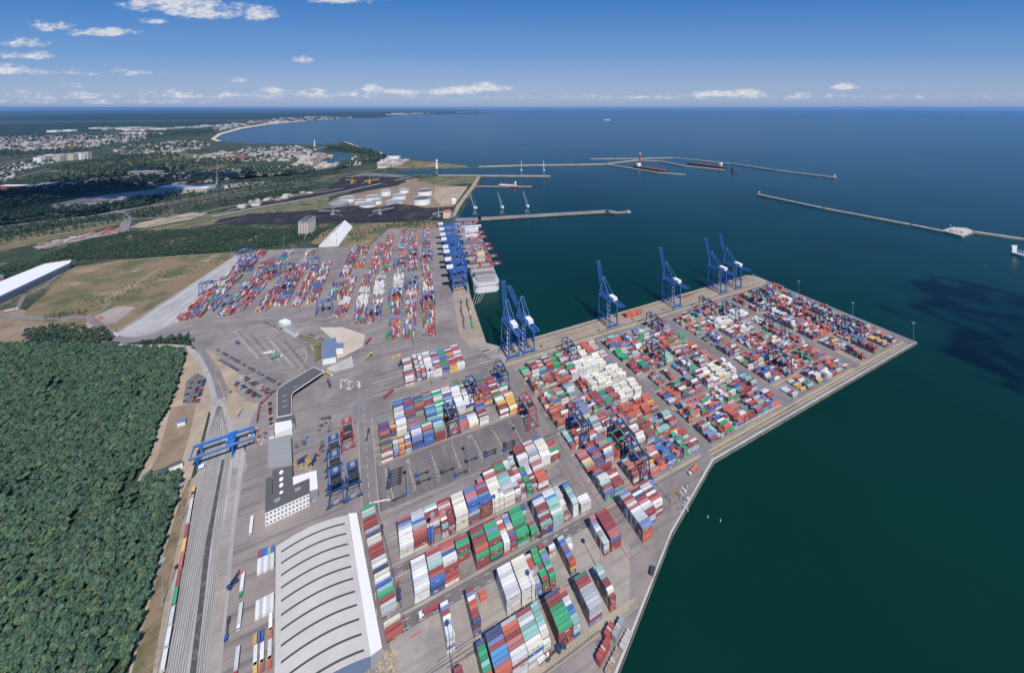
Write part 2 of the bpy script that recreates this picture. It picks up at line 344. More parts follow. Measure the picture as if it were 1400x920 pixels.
sheet('rail_pad', px((157, 458), (321, 350), (352, 351), (243, 441), (206, 456), (180, 462)), M['pad'], .04)
for k, (p, q, w) in enumerate((((172, 452), (329, 351), 5), ((196, 455), (336, 357), 5), ((222, 447), (348, 352), 7))):
    ribbon('pad_strip', px(p, q), w, M['concrete_light'], .08)
sheet('quay_apron', ab((-10, 1), (644, 1), (660.5, 14), (660.5, 40), (630, 44), (-10, 47)), M['concrete_tan'], .04)
sheet('quay_apron', px((664, 468), (642, 402), (624, 307), (618, 307), (622, 345), (618, 400), (628, 455), (645, 478)), M['concrete_tan'], .05)
sheet('corner_apron', px((640, 462), (664, 468.5), (684, 473.5), (696, 488), (672, 490), (650, 476)), M['concrete'], .07)
sheet('quay_road', ab((150, 286.5), (661, 286), (661, 40), (650, 40), (648, 276), (150, 279)), M['road'], .03)
sheet('quay_edge_strip', ab((146, 287.4), (661, 286.7), (661, 284.9), (145, 285.6)), M['concrete_light'], .5)
sheet('quay_edge_strip', ab((146, 287.4), (145, 285.6), (43.5, 318.8), (-59.6, 364.7), (-250, 447.6), (-250, 449.4), (-59, 366.4), (44, 320.4)), M['concrete_light'], .5)
def strip_b(name, a0, a1, b, w, mat, z): sheet(name, ab((a0, b - w / 2), (a1, b - w / 2), (a1, b + w / 2), (a0, b + w / 2)), mat, z)
def strip_a(name, b0, b1, a, w, mat, z): sheet(name, ab((a - w / 2, b0), (a + w / 2, b0), (a + w / 2, b1), (a - w / 2, b1)), mat, z)
for a in (-12, 150, 316, 491): strip_a('pier_road', 48, 278, a, 20, M['road'], .045)
for k in range(8):
    b = 64 + 31 * k - 4.2
    for c0, c1 in ((0, 138), (161, 305), (327, 480), (502, 640)): strip_b('crane_runway', c0, c1, b, 3.2, M['concrete_tan'], .06)
for b in (8, 38.5): strip_b('crane_rail', -8, 640, b, 1.6, M['dark'], .09)
for b in (11.5, 15, 18.5, 22, 25.5, 29, 33): strip_b('apron_lane_line', 30, 640, b, .9, M['dirt'], .085)
strip_b('yellow_kerb_line', -8, 640, 45.5, 2.4, M['yellow_line'], .09)
for b in (277, 281): strip_b('yellow_kerb_line', 150, 640, b, 1.6, M['yellow_line'], .09)
# south blocks: paving and lanes
sheet('block_paving', ab((-210, 277), (-200, 345), (-30, 345), (0, 312), (-16, 284), (-40, 279)), M['concrete'], .03)
sheet('lane', ab((-222, 237), (-14, 237), (-14, 246), (-222, 246)), M['asphalt_dark'], .05)
sheet('lane', ab((-222, 273), (-14, 273), (-14, 284), (-222, 284)), M['asphalt_dark'], .05)
sheet('trailer_lot', ab((-208, 137), (-22, 137), (-22, 186), (-208, 186)), M['asphalt_dark'], .05)
for bl in (24, 105, 132, 213, 235, 270.5, 308.5, 340.5):
    for off in (1.6, -24.6): strip_b('crane_runway', -205, -20, bl + off, 2.2, M['concrete_tan' if bl < 140 else 'concrete'], .07)
strip_a('main_lane', 5, 420, -217, 15, M['road'], .055)
for a, b0, b1 in ((-208.5, 60, 330), (-224.5, 60, 330)): strip_a('lane_line', b0, b1, a, .7, M['yellow_line'], .09)
# yellow hatched strips by the quay
for k in range(46):
    a = -142 + k * 2.6; sheet('hatch_line', ab((a, 341.8), (a + .7, 341.8), (a + 2.3, 346.6), (a + 1.6, 346.6)), M['yellow_line'], .09)
strip_b('hatch_line', -142, -22, 341.6, .4, M['yellow_line'], .095); strip_b('hatch_line', -142, -22, 346.9, .4, M['yellow_line'], .095)
for k in range(52):
    a = -202 + k * 3; sheet('hatch_line', ab((a, 316), (a + .8, 316), (a + 1.8, 321.5), (a + 1, 321.5)), M['yellow_line'], .09)
for (x0, y0), (x1, y1), w in (((560, 872), (576, 863), .9), ((776, 648), (803, 672), .9), ((846, 745), (864, 768), .9), ((700, 592), (744, 618), .7), ((828, 712), (848, 700), .5)):
    ribbon('red_line', px((x0, y0), (x1, y1)), w, M['red_line'], .1)
# white lot lines of the trailer park
for k, (p, q) in enumerate((((527, 640), (538, 682)), ((559.5, 640), (568, 668)), ((591, 624), (601, 653)), ((620, 613), (630, 640)), ((649, 602), (661, 628)), ((676, 590), (689, 616)), ((701, 580), (717, 612)))):
    ribbon('lot_line', px(p, q), 1.7, M['concrete_tan'], .085)
ribbon('lot_line', px((505, 688), (534, 682)), 1.6, M['white_line'], .1)
# truck park, roads round the gate
sheet('truck_park', [C3B(*p) for p in ((150, 290), (330, 120), (560, 62), (690, 150), (860, 250), (900, 330), (880, 390), (700, 520), (650, 560), (600, 640), (300, 560), (260, 480))], M['asphalt'], .052)
sheet('cream_paving', [C3B(*p) for p in ((950, 95), (1120, 92), (1290, 150), (1270, 235), (1150, 300), (1080, 330), (1085, 210))], M['cream'], .058)
sheet('cream_paving', [C3B(*p) for p in ((1000, 400), (1190, 305), (1205, 385), (1060, 425))], M['concrete_light'], .064)
sheet('lawn', [C3B(*p) for p in ((800, 150), (880, 165), (970, 200), (965, 330), (920, 350), (905, 230), (790, 175))], M['meadow'], .06)
ribbon('road', [C3B(*p) for p in ((700, 130), (860, 220), (890, 290), (880, 370), (800, 440))], 7, M['road'], .08)
ribbon('road_line', [C3B(*p) for p in ((290, 350), (470, 250), (710, 150))], 2.2, M['concrete_tan'], .09)
ribbon('road_line', [C3B(*p) for p in ((800, 430), (860, 310), (850, 270))], 1.2, M['yellow_line'], .1)
for k in range(10):
    x0 = 318 + k * 42; ribbon('lot_line', [C3B(x0, 120 + k * 8), C3B(x0 + 190, 330 + k * 10)], .8 if k % 3 else 3.0, M['asphalt_dark' if k % 2 else 'concrete'], .09)
ribbon('road', px((154, 464), (200, 464), (250, 452), (300, 444), (360, 440), (420, 438)), 13, M['road'], .08)
ribbon('road', px((-20, 432), (60, 436), (120, 433), (160, 463)), 11, M['road'], .06)
ribbon('road', px((22, 425), (32, 405), (60, 392), (90, 368), (99, 362)), 7, M['road'], .05)
ribbon('road', px((100, 440), (140, 424), (150, 415)), 6, M['road'], .05)
ribbon('path', px((140, 412), (180, 392), (220, 366)), 2.5, M['sand'], .0)
ribbon('path', px((-20, 473), (60, 473), (160, 475), (230, 472), (262, 475)), 6, M['sand'], .05)
ribbon('path', px((100, 372), (160, 357), (240, 351), (320, 346)), 5, M['sand'], .03)
# sand and railway
sheet('sand', px((286, 505), (300, 520), (308, 545), (328, 575), (338, 640), (322, 660), (300, 575), (282, 560)), M['sand'], .03)
# bay ticks of the trailer lot, lane lines of the south lanes
for k in range(7):
    a0 = -203 + k * 25.5
    for j in range(9):
        sheet('bay_line', ab((a0 + 3, 141 + j * 4.6), (a0 + 5.5, 141 + j * 4.6), (a0 + 5.5, 141.5 + j * 4.6), (a0 + 3, 141.5 + j * 4.6)), M['white_line'], .1)
for bb in (239.2, 243.6, 276.2, 281.5):
    for k in range(17): strip_b('lane_dash', -210 + k * 11.5, -205 + k * 11.5, bb, .35, M['white_line'], .1)
for k in range(30): strip_a('lane_dash', 40 + k * 11, 45 + k * 11, -217, .35, M['white_line'], .1)
for aa in (-17, -7, 145, 155, 311, 321, 486, 496): strip_a('lane_line', 50, 274, aa, .4, M['yellow_line'], .1)
sheet('sand', px((250, 500), (258, 480), (282, 490), (300, 540), (286, 560), (262, 650), (236, 740), (218, 830), (205, 940), (160, 940), (176, 919), (188, 870), (206, 803), (219, 761), (232, 719), (243, 680), (250, 646), (204, 652), (183, 660), (209, 611), (219, 575), (232, 554)), M['sand'], -.2)
sheet('bare_ground', px((234, 556), (268, 552), (258, 600), (245, 640), (200, 652), (216, 622)), M['dirt'], -.15)
sheet('verge', px((172, 940), (180, 919), (192, 870), (210, 803), (223, 761), (236, 719), (247, 680), (258, 655), (266, 652), (246, 730), (226, 820), (205, 940)), M['verge'], -.1)
sheet('gravel_path', px((205, 940), (226, 820), (246, 730), (262, 655), (276, 640), (264, 680), (237, 800), (213, 940)), M['concrete_tan'], -.05)
sheet('sand', [C3B(*p) for p in ((112, 262), (160, 268), (240, 330), (330, 410), (400, 470), (330, 545), (292, 580), (268, 520), (215, 400), (150, 310))], M['sand'], .07)
sheet('sand', [C3B(*p) for p in ((275, 570), (320, 558), (420, 640), (500, 655), (495, 700), (380, 690), (345, 760), (310, 740), (280, 640))], M['sand'], .07)
sheet('road', [C3B(*p) for p in ((330, 900), (345, 770), (390, 695), (500, 690), (450, 770), (430, 860), (430, 960), (320, 960))], M['concrete'], .075)
sheet('quay_strip', px((657, 242), (650, 255), (637, 272), (630, 282), (622, 297), (617, 297), (624, 281), (634, 268), (645, 254), (652, 242)), M['concrete_tan'], .95)
ribbon('road', px((415, 327), (432, 311), (450, 306)), 5, M['concrete_tan'], .4); ribbon('road', px((336, 332), (372, 312)), 5, M['concrete_tan'], .4)
sheet('meadow', px((424, 333), (440, 318), (470, 306), (545, 304), (600, 303), (595, 311), (531, 312), (505, 336), (470, 338)), M['field'], .0)
sheet('meadow', px((300, 299), (352, 283), (450, 268), (449, 286), (400, 290), (345, 292)), M['meadow'], .85)
for pts, w, mt in (([(0, 300), (120, 285), (240, 267), (330, 254)], 14, 'concrete'), ([(60, 341), (120, 327), (168, 318)], 10, 'concrete'), ([(200, 310), (300, 286), (400, 268), (450, 258)], 9, 'concrete_tan'), ([(0, 340), (60, 325), (160, 307)], 18, 'dirt'), ([(290, 297), (360, 283), (440, 269), (560, 243)], 10, 'concrete_light')): ribbon('track_bed', px(*pts), w, M[mt], 1.7)
sheet('car_park', [C4B(*p) for p in ((440, 230), (500, 190), (548, 222), (500, 350), (420, 350))], M['asphalt_dark'], -.1)
sheet('rail_yard', px((212, 940), (300, 940), (322, 720), (336, 620), (318, 575), (302, 545), (290, 556), (280, 600), (262, 680), (236, 800)), M['ballast'], .06)
sheet('rail_strip_dark', px((257, 940), (266, 940), (287, 750), (307, 628), (303, 628), (280, 750)), M['ballast_dark'], .1)
sheet('rail_road', px((279, 940), (298, 940), (316, 720), (326, 640), (318, 640), (300, 760)), M['concrete'], .1)
ribbon('rail_lead', px((297, 552), (287, 515), (276, 492), (262, 480), (240, 474), (190, 474), (150, 472)), 9, M['ballast'], .1)
ribbon('road', px((302, 545), (292, 512), (280, 488), (266, 470), (262, 458)), 6, M['road'], .1)
rails = MB()
def rail_line(p, q, gauge=1.5):
    (x0, y0), (x1, y1) = p, q; d = Vector((x1 - x0, y1 - y0)).normalized(); nr = Vector((-d.y, d.x))
    for s in (-1, 1):
        o = nr * s * gauge / 2; rails.bar((x0 + o.x, y0 + o.y, .32), (x1 + o.x, y1 + o.y, .32), .28, .25)
LOW = [(214, 935), (221, 935), (228, 935), (235, 935), (242, 935), (249, 935), (270, 935), (276, 935)]
TOP = [(280, 606), (284.5, 606), (289, 606), (293.5, 606), (298, 606), (302, 606), (311, 606), (315, 606)]
for p, q in zip(LOW, TOP): rail_line(G(*p), G(*q))
for q in TOP: rail_line(G(*q), G(*(300 + (q[0] - 298) * .12, 556)))
rails.build('railway_tracks', M['rail'])['kind'] = 'structure'
# wear on the paving: tyre marks, patches
tm = MB()
for k in range(190):
    a = random.uniform(-205, 0); bl = random.choice((10, 66, 110, 160, 180, 190, 241, 278, 312, 350)) + random.uniform(-4, 4)
    if random.random() < .3: a = random.uniform(0, 640); bl = random.choice((50, 52, 280, 272))
    if bl > 288: a = random.uniform(-205, -75); bl = min(bl, 346)
    ln = random.uniform(12, 60); da = random.uniform(-.05, .05); w = random.uniform(.25, .5)
    p = W(a, bl); q = W(a + ln, bl + ln * da); d = Vector((q[0] - p[0], q[1] - p[1])).normalized(); nr = Vector((-d.y, d.x)) * w
    z = .115 + k * .00012
    tm.face([(p[0] - nr.x, p[1] - nr.y, z), (p[0] + nr.x, p[1] + nr.y, z), (q[0] + nr.x, q[1] + nr.y, z), (q[0] - nr.x, q[1] - nr.y, z)][::-1])
tm.build('tyre_marks', M['tyre_mark'])['kind'] = 'structure'
for k in range(70):
    a = random.uniform(-200, 30); b = random.uniform(280, 360) if k % 2 else random.uniform(0, 260); s = random.uniform(2, 9); s2 = random.uniform(2, 7)
    if a > -10 and b < 285 or b > 300 and a > 20 - (b - 300) * 1.7: continue
    sheet('paving_patch', ab((a, b), (a + s, b), (a + s, b + s2), (a, b + s2)), M[random.choice(('concrete', 'asphalt_dark', 'asphalt', 'concrete_tan'))], .012 + k * .0003)
# ---------------------------------------------------------------- containers
PAL = dict(r=(.26, .030, .032), o=(.50, .095, .050), w=(.70, .70, .68), y=(.76, .72, .60), g=(.010, .32, .125), t=(.25, .46, .41), b=(.010, .105, .38), n=(.026, .045, .14), s=(.15, .20, .40), l=(.46, .48, .50), a=(.66, .38, .07), k=(.04, .26, .52), p=(.46, .15, .14), e=(.02, .12, .07), m=(.20, .085, .05))
CNAME = dict(r='maroon', o='orange-red', w='white', y='cream-white', g='bright green', t='pale teal', b='bright blue', n='navy', s='slate blue', l='light grey', a='amber', k='sky blue', p='faded red', e='dark green', m='brown')
MIX = 'rrrrrrrrrooooopppwwwwlllllyybbbnsssgggttakm'
PAL = {k: tuple(.91 * x + .09 * .34 for x in c) for k, c in PAL.items()}
MIX2 = 'rrrrrrrrrrrooooooopppppwwwlllltybbbnsssgggttakm'
CM = {}
for k_, c_ in PAL.items():
    m_, n_, l_, b_ = new_mat('container_' + CNAME[k_].replace(' ', '_').replace('-', '_'))
    oi = n_.new('ShaderNodeObjectInfo'); tc = n_.new('ShaderNodeTexCoord').outputs['Object']
    hs = n_.new('ShaderNodeHueSaturation'); hs.inputs['Color'].default_value = c4(c_)
    vr = n_.new('ShaderNodeMapRange'); vr.inputs[3].default_value = .75; vr.inputs[4].default_value = 1.2
    l_.new(oi.outputs['Random'], vr.inputs[0]); l_.new(vr.outputs[0], hs.inputs['Value'])
    wv = n_.new('ShaderNodeTexWave'); wv.inputs['Scale'].default_value = 1.1; l_.new(tc, wv.inputs['Vector'])
    f_ = ramp(n_, l_, noise(n_, l_, .45, 5, .7, tc), .40, .75)
    mu = n_.new('ShaderNodeMath'); mu.operation = 'MULTIPLY'; mu.inputs[1].default_value = .45; l_.new(f_, mu.inputs[0])
    l_.new(mix(n_, l_, mu.outputs[0], hs.outputs[0], (.22, .19, .17)), b_.inputs['Base Color'])
    bp = n_.new('ShaderNodeBump'); bp.inputs['Strength'].default_value = .25; bp.inputs['Distance'].default_value = .04
    l_.new(wv.outputs['Fac'], bp.inputs['Height']); l_.new(bp.outputs[0], b_.inputs['Normal'])
    b_.inputs['Roughness'].default_value = .55
    CM[k_] = m_
TH = 2.75                                  # tier height
RECS = []                                  # (x, y, z, rot, length, colour, block, row, bay, tier, exposures)
class Block:
    """a stacking block; a0, bf = plan position of its first bay and of its front row, or a frame of its own"""
    def __init__(s, phrase, x, y, ang, rows=8):
        s.phrase = phrase; s.x = x; s.y = y; s.ang = ang; s.n = rows; s.bays = []
    def add(s, u, half, hts, tops='', front='', lo=''):
        n = s.n; h = [int(c) for c in hts.ljust(n, '0')]; tp = tops.ljust(n, '.')
        s.bays.append((u, half, h, tp, front, lo))
    def emit(s):
        s.bays.sort(key=lambda t: t[0])
        def height(u0, u1, j):
            best = 9
            for (u, hf, h, *_r) in s.bays:
                L = 6.06 if hf else 12.19
                if u < u1 and u + L > u0: best = min(best, h[j])
            return 0 if best == 9 else best
        ca, sa = math.cos(s.ang), math.sin(s.ang)
        for bi, (u, hf, h, tp, front, lo) in enumerate(s.bays):
            L = 6.06 if hf else 12.19
            lastrow = max([j for j in range(s.n) if h[j]], default=-1)
            for j in range(s.n):
                for t in range(h[j]):
                    ex_top = t == h[j] - 1
                    hfz = h[j + 1] if j + 1 < s.n else 0; hb = h[j - 1] if j else 0
                    ex_f = hfz <= t; ex_b = hb <= t
                    ex_l = height(u - 3, u - .2, j) <= t; ex_r = height(u + L + .2, u + L + 3, j) <= t
                    if not (ex_top or ex_f or ex_l or ex_r or ex_b): continue
                    if ex_top and tp[j] != '.': c = tp[j]
                    elif j == lastrow and front and h[j] - 1 - t < len(front): c = front[h[j] - 1 - t]
                    elif lo: c = random.choice(lo)
                    elif tp[j] in 'wyg' and random.random() < .6: c = tp[j]
                    else: c = random.choice(MIX2)
                    v = -(s.n - 1 - j) * 2.8 - 1.4
                    uu = u + L / 2 + random.uniform(-.08, .08); vv = -v + random.uniform(-.06, .06)
                    RECS.append((s.x + ca * uu - sa * vv, s.y + sa * uu + ca * vv, t * TH + .13, s.ang + random.uniform(-.003, .003), L, c, s.phrase, s.n - j, bi + 1, t + 1, ex_top, ex_f, ex_l))
def near_block(phrase, a0, bf, pitch, bays, rows=8):
    x, y = W(a0, bf); b = Block(phrase, x, y, ANG, rows)
    for e in bays:
        sl, half, h, tp = e[:4]; b.add(sl * pitch, half, h, tp, *(e[4:] if len(e) > 4 else ()))
    b.emit(); return b
near_block('long block below trailer lot', -195, 234.5, 12.6, [
 (0, 0, '55555444', 'onslwwyw', 'wwyw'), (1, 0, '55555444', 'lllblpor', 'rrrw'), (2, 0, '55554400', 'twrrpl'), (2, 1, '00000044', '......bb', 'kbbr'),
 (3, 0, '55550000', 'rolp'), (3.05, 1, '00004444', '....pyrt', 'trlw'), (3.56, 1, '00005444', '....rrrr', 'rlrr'), (4.12, 0, '55555555', 'yyyyyyyy', 'yyyyy', 'y'),
 (5.2, 0, '55555541', 'ssppsbbr', 'r'), (6.1, 0, '55555554', 'rsrrsbbr', 'brmr'), (7.1, 0, '55555555', 'yyyyyyyy', 'yyyyw', 'yw'), (8.1, 0, '55555544', 'ttttllly', 'lyly'),
 (9.1, 1, '44444444', 'rrwwllrw', 'wlrs'), (9.6, 1, '44444443', 'oowwprlr', 'rlw'), (10.12, 1, '44444444', 'ggsbggeg', 'gegg'), (10.64, 1, '44444443', 'lllwrlrl', 'wrs'), (11.2, 0, '55554444', 'wppwoooo', 'swwr')])
near_block('south kerb of trailer lot', -112, 212.5, 12.5, [
 (0, 1, '00003333', 'ppsnspaa', 'al'), (.6, 0, '00044433', 'wblrwprr'), (1.6, 0, '00444333', 'rgrggrrw', 'rw'), (2.65, 1, '00333333', 'wowwltrl'), (3.15, 1, '00433333', 'owlltrtw'), (3.8, 0, '55555544', 'rrrrwwll', 'wr'),
 (4.85, 0, '55555544', 'wpwwllww', 'ws'), (5.9, 0, '55555544', 'bwyyyyww', 'yw', 'wy'), (6.95, 0, '44433322', 'rgrrpgwr')])
near_block('block above the wide lane', -188, 270.5, 12.6, [
 (0, 0, '44444444', 'wlwwwlww', 'wwww', 'w'), (1.02, 0, '55555444', 'prlltrob', 'bbnb'), (2.0, 0, '55555543', 'oppbwwrr', 'ro'), (2, 0, '00000001', '.......y'), (3.1, 0, '44440000', 'rggr', 'rgrr'),
 (4.22, 0, '55555554', 'rrgrrmog', 'grrr'), (5.25, 0, '55555554', 'rggsggrg', 'grgn'), (6.3, 1, '44444444', 'pwoowwww', 'wwwo', 'wl'), (6.83, 1, '44444444', 'lsslwobr', 'bsr'), (7.35, 0, '55554444', 'gggggegg', 'gegt'), (8.3, 1, '43000000', 'bl'),
 (8.5, 1, '00000333', '.....rgg', 'ggr', 'g'), (9.35, 0, '55555443', 'bwwrrlrt', 'trb'), (10.37, 0, '55555444', 'wwktttyt', 'wttt', 't'), (11.35, 1, '55554433', 'llllwwlr', 'wlr'), (12.2, 1, '55555555', 'bsttttww', 'wwww'), (12.95, 0, '00000333', '.....www', 'www', 'w')])
near_block('sparse block below wide lane', -188, 308.5, 12.6, [
 (1.35, 1, '44444444', 'wsrwwwww', 'wwsw', 'w'), (3.0, 1, '44444444', 'rswoorrn', 'rrsn'), (3.9, 1, '11000000', 'oo'), (5.2, 0, '55555555', 'wwwwwwlw', 'wwww', 'w'), (6.25, 0, '55555555', 'yyyyyyyw', 'wwwyw', 'yw'),
 (7.25, 1, '44444333', 'wooollls', 'wsw'), (7.78, 1, '54444444', 'ggggrggr', 'ggrg'), (8.33, 1, '54444444', 'rgssgtrg', 'rgrr'), (9.2, 1, '3000', 'w'), (9.95, 1, '44444444', 'lbsobsro', 'oaes'), (10.6, 1, '2100', 'ww'),
 (12.8, 1, '54444444', 'pslwlllw', 'wwlr'), (13.4, 0, '55555555', 'rrrrrrpp', 'pbrr', 'r')])
near_block('block by the quay corner', 12.8, 315, 12.5, [
 (0, 0, '555555555555', 'slrpwpwlllss', 'soooo'), (1, 0, '555555555000', 'onwnrpwlr', 'rrlw'), (2, 0, '555555550000', 'rlwrwrow', 'owrwr'), (2.6, 0, '441000000000', 'sss', '', 's')], 12)
near_block('block by the yellow hatching', -188, 340.5, 12.6, [
 (1.4, 1, '00444444', '..rrrrrr', 'rrr', 'r'), (2.86, 1, '44444444', 'ngggtgoo', 'gooo'), (3.43, 0, '55555555', 'nnsrkkso', 'soro'), (4.43, 0, '55555555', 'loorppww', 'wrwl'), (5.43, 0, '55555555', 'rlwtttyy', 'ybwl'), (6.43, 1, '55555554', 'tttttyyw', 'wyrr'),
 (7.46, 0, '55555555', 'nrrggggg', 'grrrr', 'rr'), (8.5, 1, '44444444', 'prlwbktt', 'twtb'), (9.68, 0, '55555555', 'errlllll', 'lllrs'), (11.27, 1, '45555554', 'ttwtrryr', 'yror')])
near_block('small block north of terminal', -160, 25.5, 13.2, [
 (0, 0, '44444444', 'wtrrppww', 'wwrw'), (1.3, 1, '44444433', 'lwrwross', 'sws'), (1.85, 1, '44444333', 'llwoosll', 'lrs'), (2.4, 0, '44444433', 'wlwwwlww', 'wwl', 'wl'), (3.2, 0, '44444333', 'lwkrpoww', 'www'), (4.1, 0, '54444333', 'bgrggsnn', 'sss'), (5.0, 0, '44444333', 'pnwrrooa', 'aaa'), (5.9, 0, '44444333', 'rwprrlww', 'lww')])
near_block('rear half of northern block', -182, 81, 12.9, [
 (0, 0, '04444433', '.bsnbllw'), (1, 0, '04444444', '.nbrrrbs'), (2, 0, '00444444', '..nnkrgo'), (2.95, 0, '04444444', '.rpgbtrr'), (3.95, 0, '00444444', '..wggtlw'), (4.95, 0, '04444444', '.pwllwrb'), (5.95, 0, '03344443', '.nalwwww', '', 'wl'), (6.95, 0, '33444444', 'rngglrrw'), (7.95, 0, '00444444', '..rrprrr'), (8.95, 0, '03344444', '.eekrrgr'), (9.95, 0, '00033444', '...rwrrp'), (10.9, 0, '00003333', '....bktr')])
near_block('rear half of block north of terminal', -160, -1, 13.2, [
 (0.1, 0, '04444444', '.wltrprw'), (1.3, 1, '44444444', 'wwlrowll'), (1.85, 1, '44444444', 'lllwwwow'), (2.4, 0, '44444444', 'wwllrwww', '', 'wl'), (3.25, 0, '04444444', '.sllrrkp'), (4.15, 0, '44444444', 'kkgrggbs'), (5.05, 0, '04444444', '.pnwrroa'), (5.95, 0, '04444444', '.wpprrlw')])
near_block('western tail of northern block', -202, 106, 12.75, [
 (0, 0, '44444444', 'gsrrnbrp', '', 'rn'), (1.05, 1, '00003344', '....aaar')])
near_block('northern block behind trailer lot', -182, 106, 12.9, [
 (0, 0, '33344443', 'lslwwwwy'), (1, 0, '44444433', 'rrrnnpbp'), (2.9, 0, '44444443', 'rtbsktbt'), (3.9, 0, '44444433', 'ggwgttgl'), (4.9, 0, '44444333', 'lwlkrwll'), (5.9, 0, '43333444', 'lwwwwwww', 'wwww', 'w'), (6.9, 0, '44443333', 'wwlwwlwn', '', 'w'), (7.9, 0, '43334433', 'ppoooaro'), (8.9, 0, '44444333', 'brrrrrsr'), (9.9, 0, '44433333', 'rwrrwgrg'), (10.9, 0, '43333222', 'bwgtwrpr')])
near_block('north kerb of trailer lot', -202, 133, 12.75, [
 (0, 0, '33344443', 'grrnrgrw', 'wrw'), (1.05, 1, '02244433', '.aapwlts', 'kr'), (1.55, 1, '00044444', '...owaoa', 'aoao'), (2.1, 1, '00444433', '..tlwslo', 'wl'), (2.75, 0, '44444433', 'sswwlssn', 'rbbk'), (3.8, 0, '44444433', 'gwpprsbb', 'bbb'), (4.85, 0, '44444433', 'kbltttrr', 'rrr'), (6.2, 0, '00033333', '...aottr', 'trr'), (7.2, 0, '00033333', '...bsppo', 'op'), (8.2, 0, '00033333', '...lwwyy', 'yy'), (9.3, 0, '44433333', 'bnsrrlrw', 'rww'), (11.5, 0, '44444433', 'lyyaarrw', 'rrw'), (12.6, 0, '44433333', 'waaaaaay', 'aaa', 'a')])
# ---- pier yard: four columns of seven strips
def rnd_bay(lo, hi, bias):
    base = random.randint(lo, hi); h = ''; t = ''; mono = random.random() < .35; c0 = random.choice(bias)
    for j in range(8):
        h += str(max(0, min(5, base + random.choice((-1, 0, 0, 0, 1)))) if random.random() > .06 else 0)
        t += c0 if mono and random.random() < .75 else random.choice(bias)
    return h, t
WHITE = {(0, 8), (1, 6), (1, 7), (1, 8), (1, 9), (2, 6), (2, 7), (2, 8), (2, 9), (3, 8), (3, 9), (3, 10), (2, 10)}
cols = [(4, 11, 'first pier column'), (162, 11, 'second pier column'), (329, 12, 'third pier column'), (503, 11, 'outer pier column')]
for ci, (a0, nb, cn) in enumerate(cols):
    for k in range(7):
        bf = 88.6 - 3 + 31 * k
        x, y = W(a0, bf); B = Block('%s, strip %s' % (cn, 'one two three four five six seven'.split()[k]), x, y, ANG)
        for i in range(nb):
            u = i * 12.6; bias = MIX2; lo, hi, empty = 2, 4, .03
            if ci == 0:
                lo, hi = 2, 4
                if (k, i) in WHITE: bias = 'wwwwyyyyy'; lo, hi = 3, 4
                elif k in (0, 1) and i < 6: bias = 'rrrooplltwg'
            elif ci == 1:
                empty = .04; hi = 3 if k < 3 else 4
                if k == 3 and i < 6: empty = .35; lo, hi = 1, 2
                if k in (4,) and i > 5: bias = 'wwwwyyr'; lo, hi = 2, 4
            else:
                lo, hi, empty = 1, 3, .08
                if ci == 2 and k in (1, 2) and i > 3: bias = 'wwwylr'
                if ci == 3: lo, hi, empty = 1, 4, .16
                if ci == 3 and k == 6: empty = .55
            if random.random() < empty: continue
            if ci == 0 and bias[0] == 'w':
                B.add(u, 0, *rnd_bay(lo, hi, bias), '', 'wy')
            elif random.random() < .25:
                B.add(u, 1, *rnd_bay(lo, hi, bias)); B.add(u + 6.2, 1, *rnd_bay(lo, hi, bias))
            else: B.add(u, 0, *rnd_bay(lo, hi, bias))
        B.emit()
# ---- ship-berth yard (second terminal): rows run away from the camera
def far_row(p, q, rows=8, lo=2, hi=4, bias=MIX, empty=.08):
    x0, y0 = p; x1, y1 = q; d = Vector((x1 - x0, y1 - y0)); L = d.length; ang = math.atan2(d.y, d.x); nx, ny = math.sin(ang), -math.cos(ang)
    B = Block('berth yard', x0 + nx * rows * 1.4, y0 + ny * rows * 1.4, ang, rows); u = 0
    while u + 12.2 < L:
        if random.random() > empty:
            bb = 'wwwwwwyl' if isinstance(bias, tuple) and bias[0] <= u / L <= bias[1] else (MIX2 + 'rrroopbb')
            B.add(u, 0, *rnd_bay(lo, hi, bb))
        u += 12.6
    B.emit()
for p, q, kw in (((762, 870), (745, 455), {}), ((740, 435), (742, 160), {}), ((628, 885), (650, 480), {}), ((650, 445), (657, 165), {}), ((517, 890), (560, 475), dict(bias=(.6, 1.0))), ((570, 455), (597, 165), {}),
    ((390, 805), (445, 485), dict(bias=(.35, 1.0))), ((465, 460), (505, 195), {}), ((293, 790), (350, 490), dict(bias=(.2, .6))), ((385, 470), (430, 270), {}), ((165, 765), (250, 480), dict(bias=(.25, .4))), ((285, 450), (335, 285), {}),
    ((120, 635), (160, 540), {}), ((195, 485), (278, 278), {})):
    far_row(C3(*p), C3(*q), **kw)
for p, q, r in (((150, 770), (625, 315), 8), ((225, 752), (692, 305), 7), ((420, 738), (735, 360), 8), ((515, 708), (850, 320), 8), ((665, 706), (915, 385), 8), ((790, 672), (1000, 300), 8), ((900, 675), (1045, 385), 7), ((1000, 655), (1110, 380), 7)):
    far_row(C2(*p), C2(*q), r, 1, 3)
# ---- on the quays and in single rows
def loose(x, y, z, rot, L, c, phrase): RECS.append((x, y, z, rot, L, c, phrase, 0, 0, 0, True, True, True))
x, y = W(253, 24); B = Block('quay apron', x, y, ANG, 4)
for i in range(3): B.add(i * 12.8, 0, '2233', 'oooo', 'ooo', 'or')
B.emit()
for k in range(3): loose(*W(416 + k * 13, 12), .13, ANG, 12.19, 'r', 'apron')
for k in range(7):
    loose(*C3(965 + k * 5 + random.uniform(-6, 6), 650 + k * 27), 1.5, math.radians(103), 12.19, random.choice('nsbr'), 'apron')
    loose(*C3(1010 + k * 7 + random.uniform(-10, 10), 640 + k * 28), 1.5, math.radians(103), 12.19, random.choice('nrlg'), 'apron')
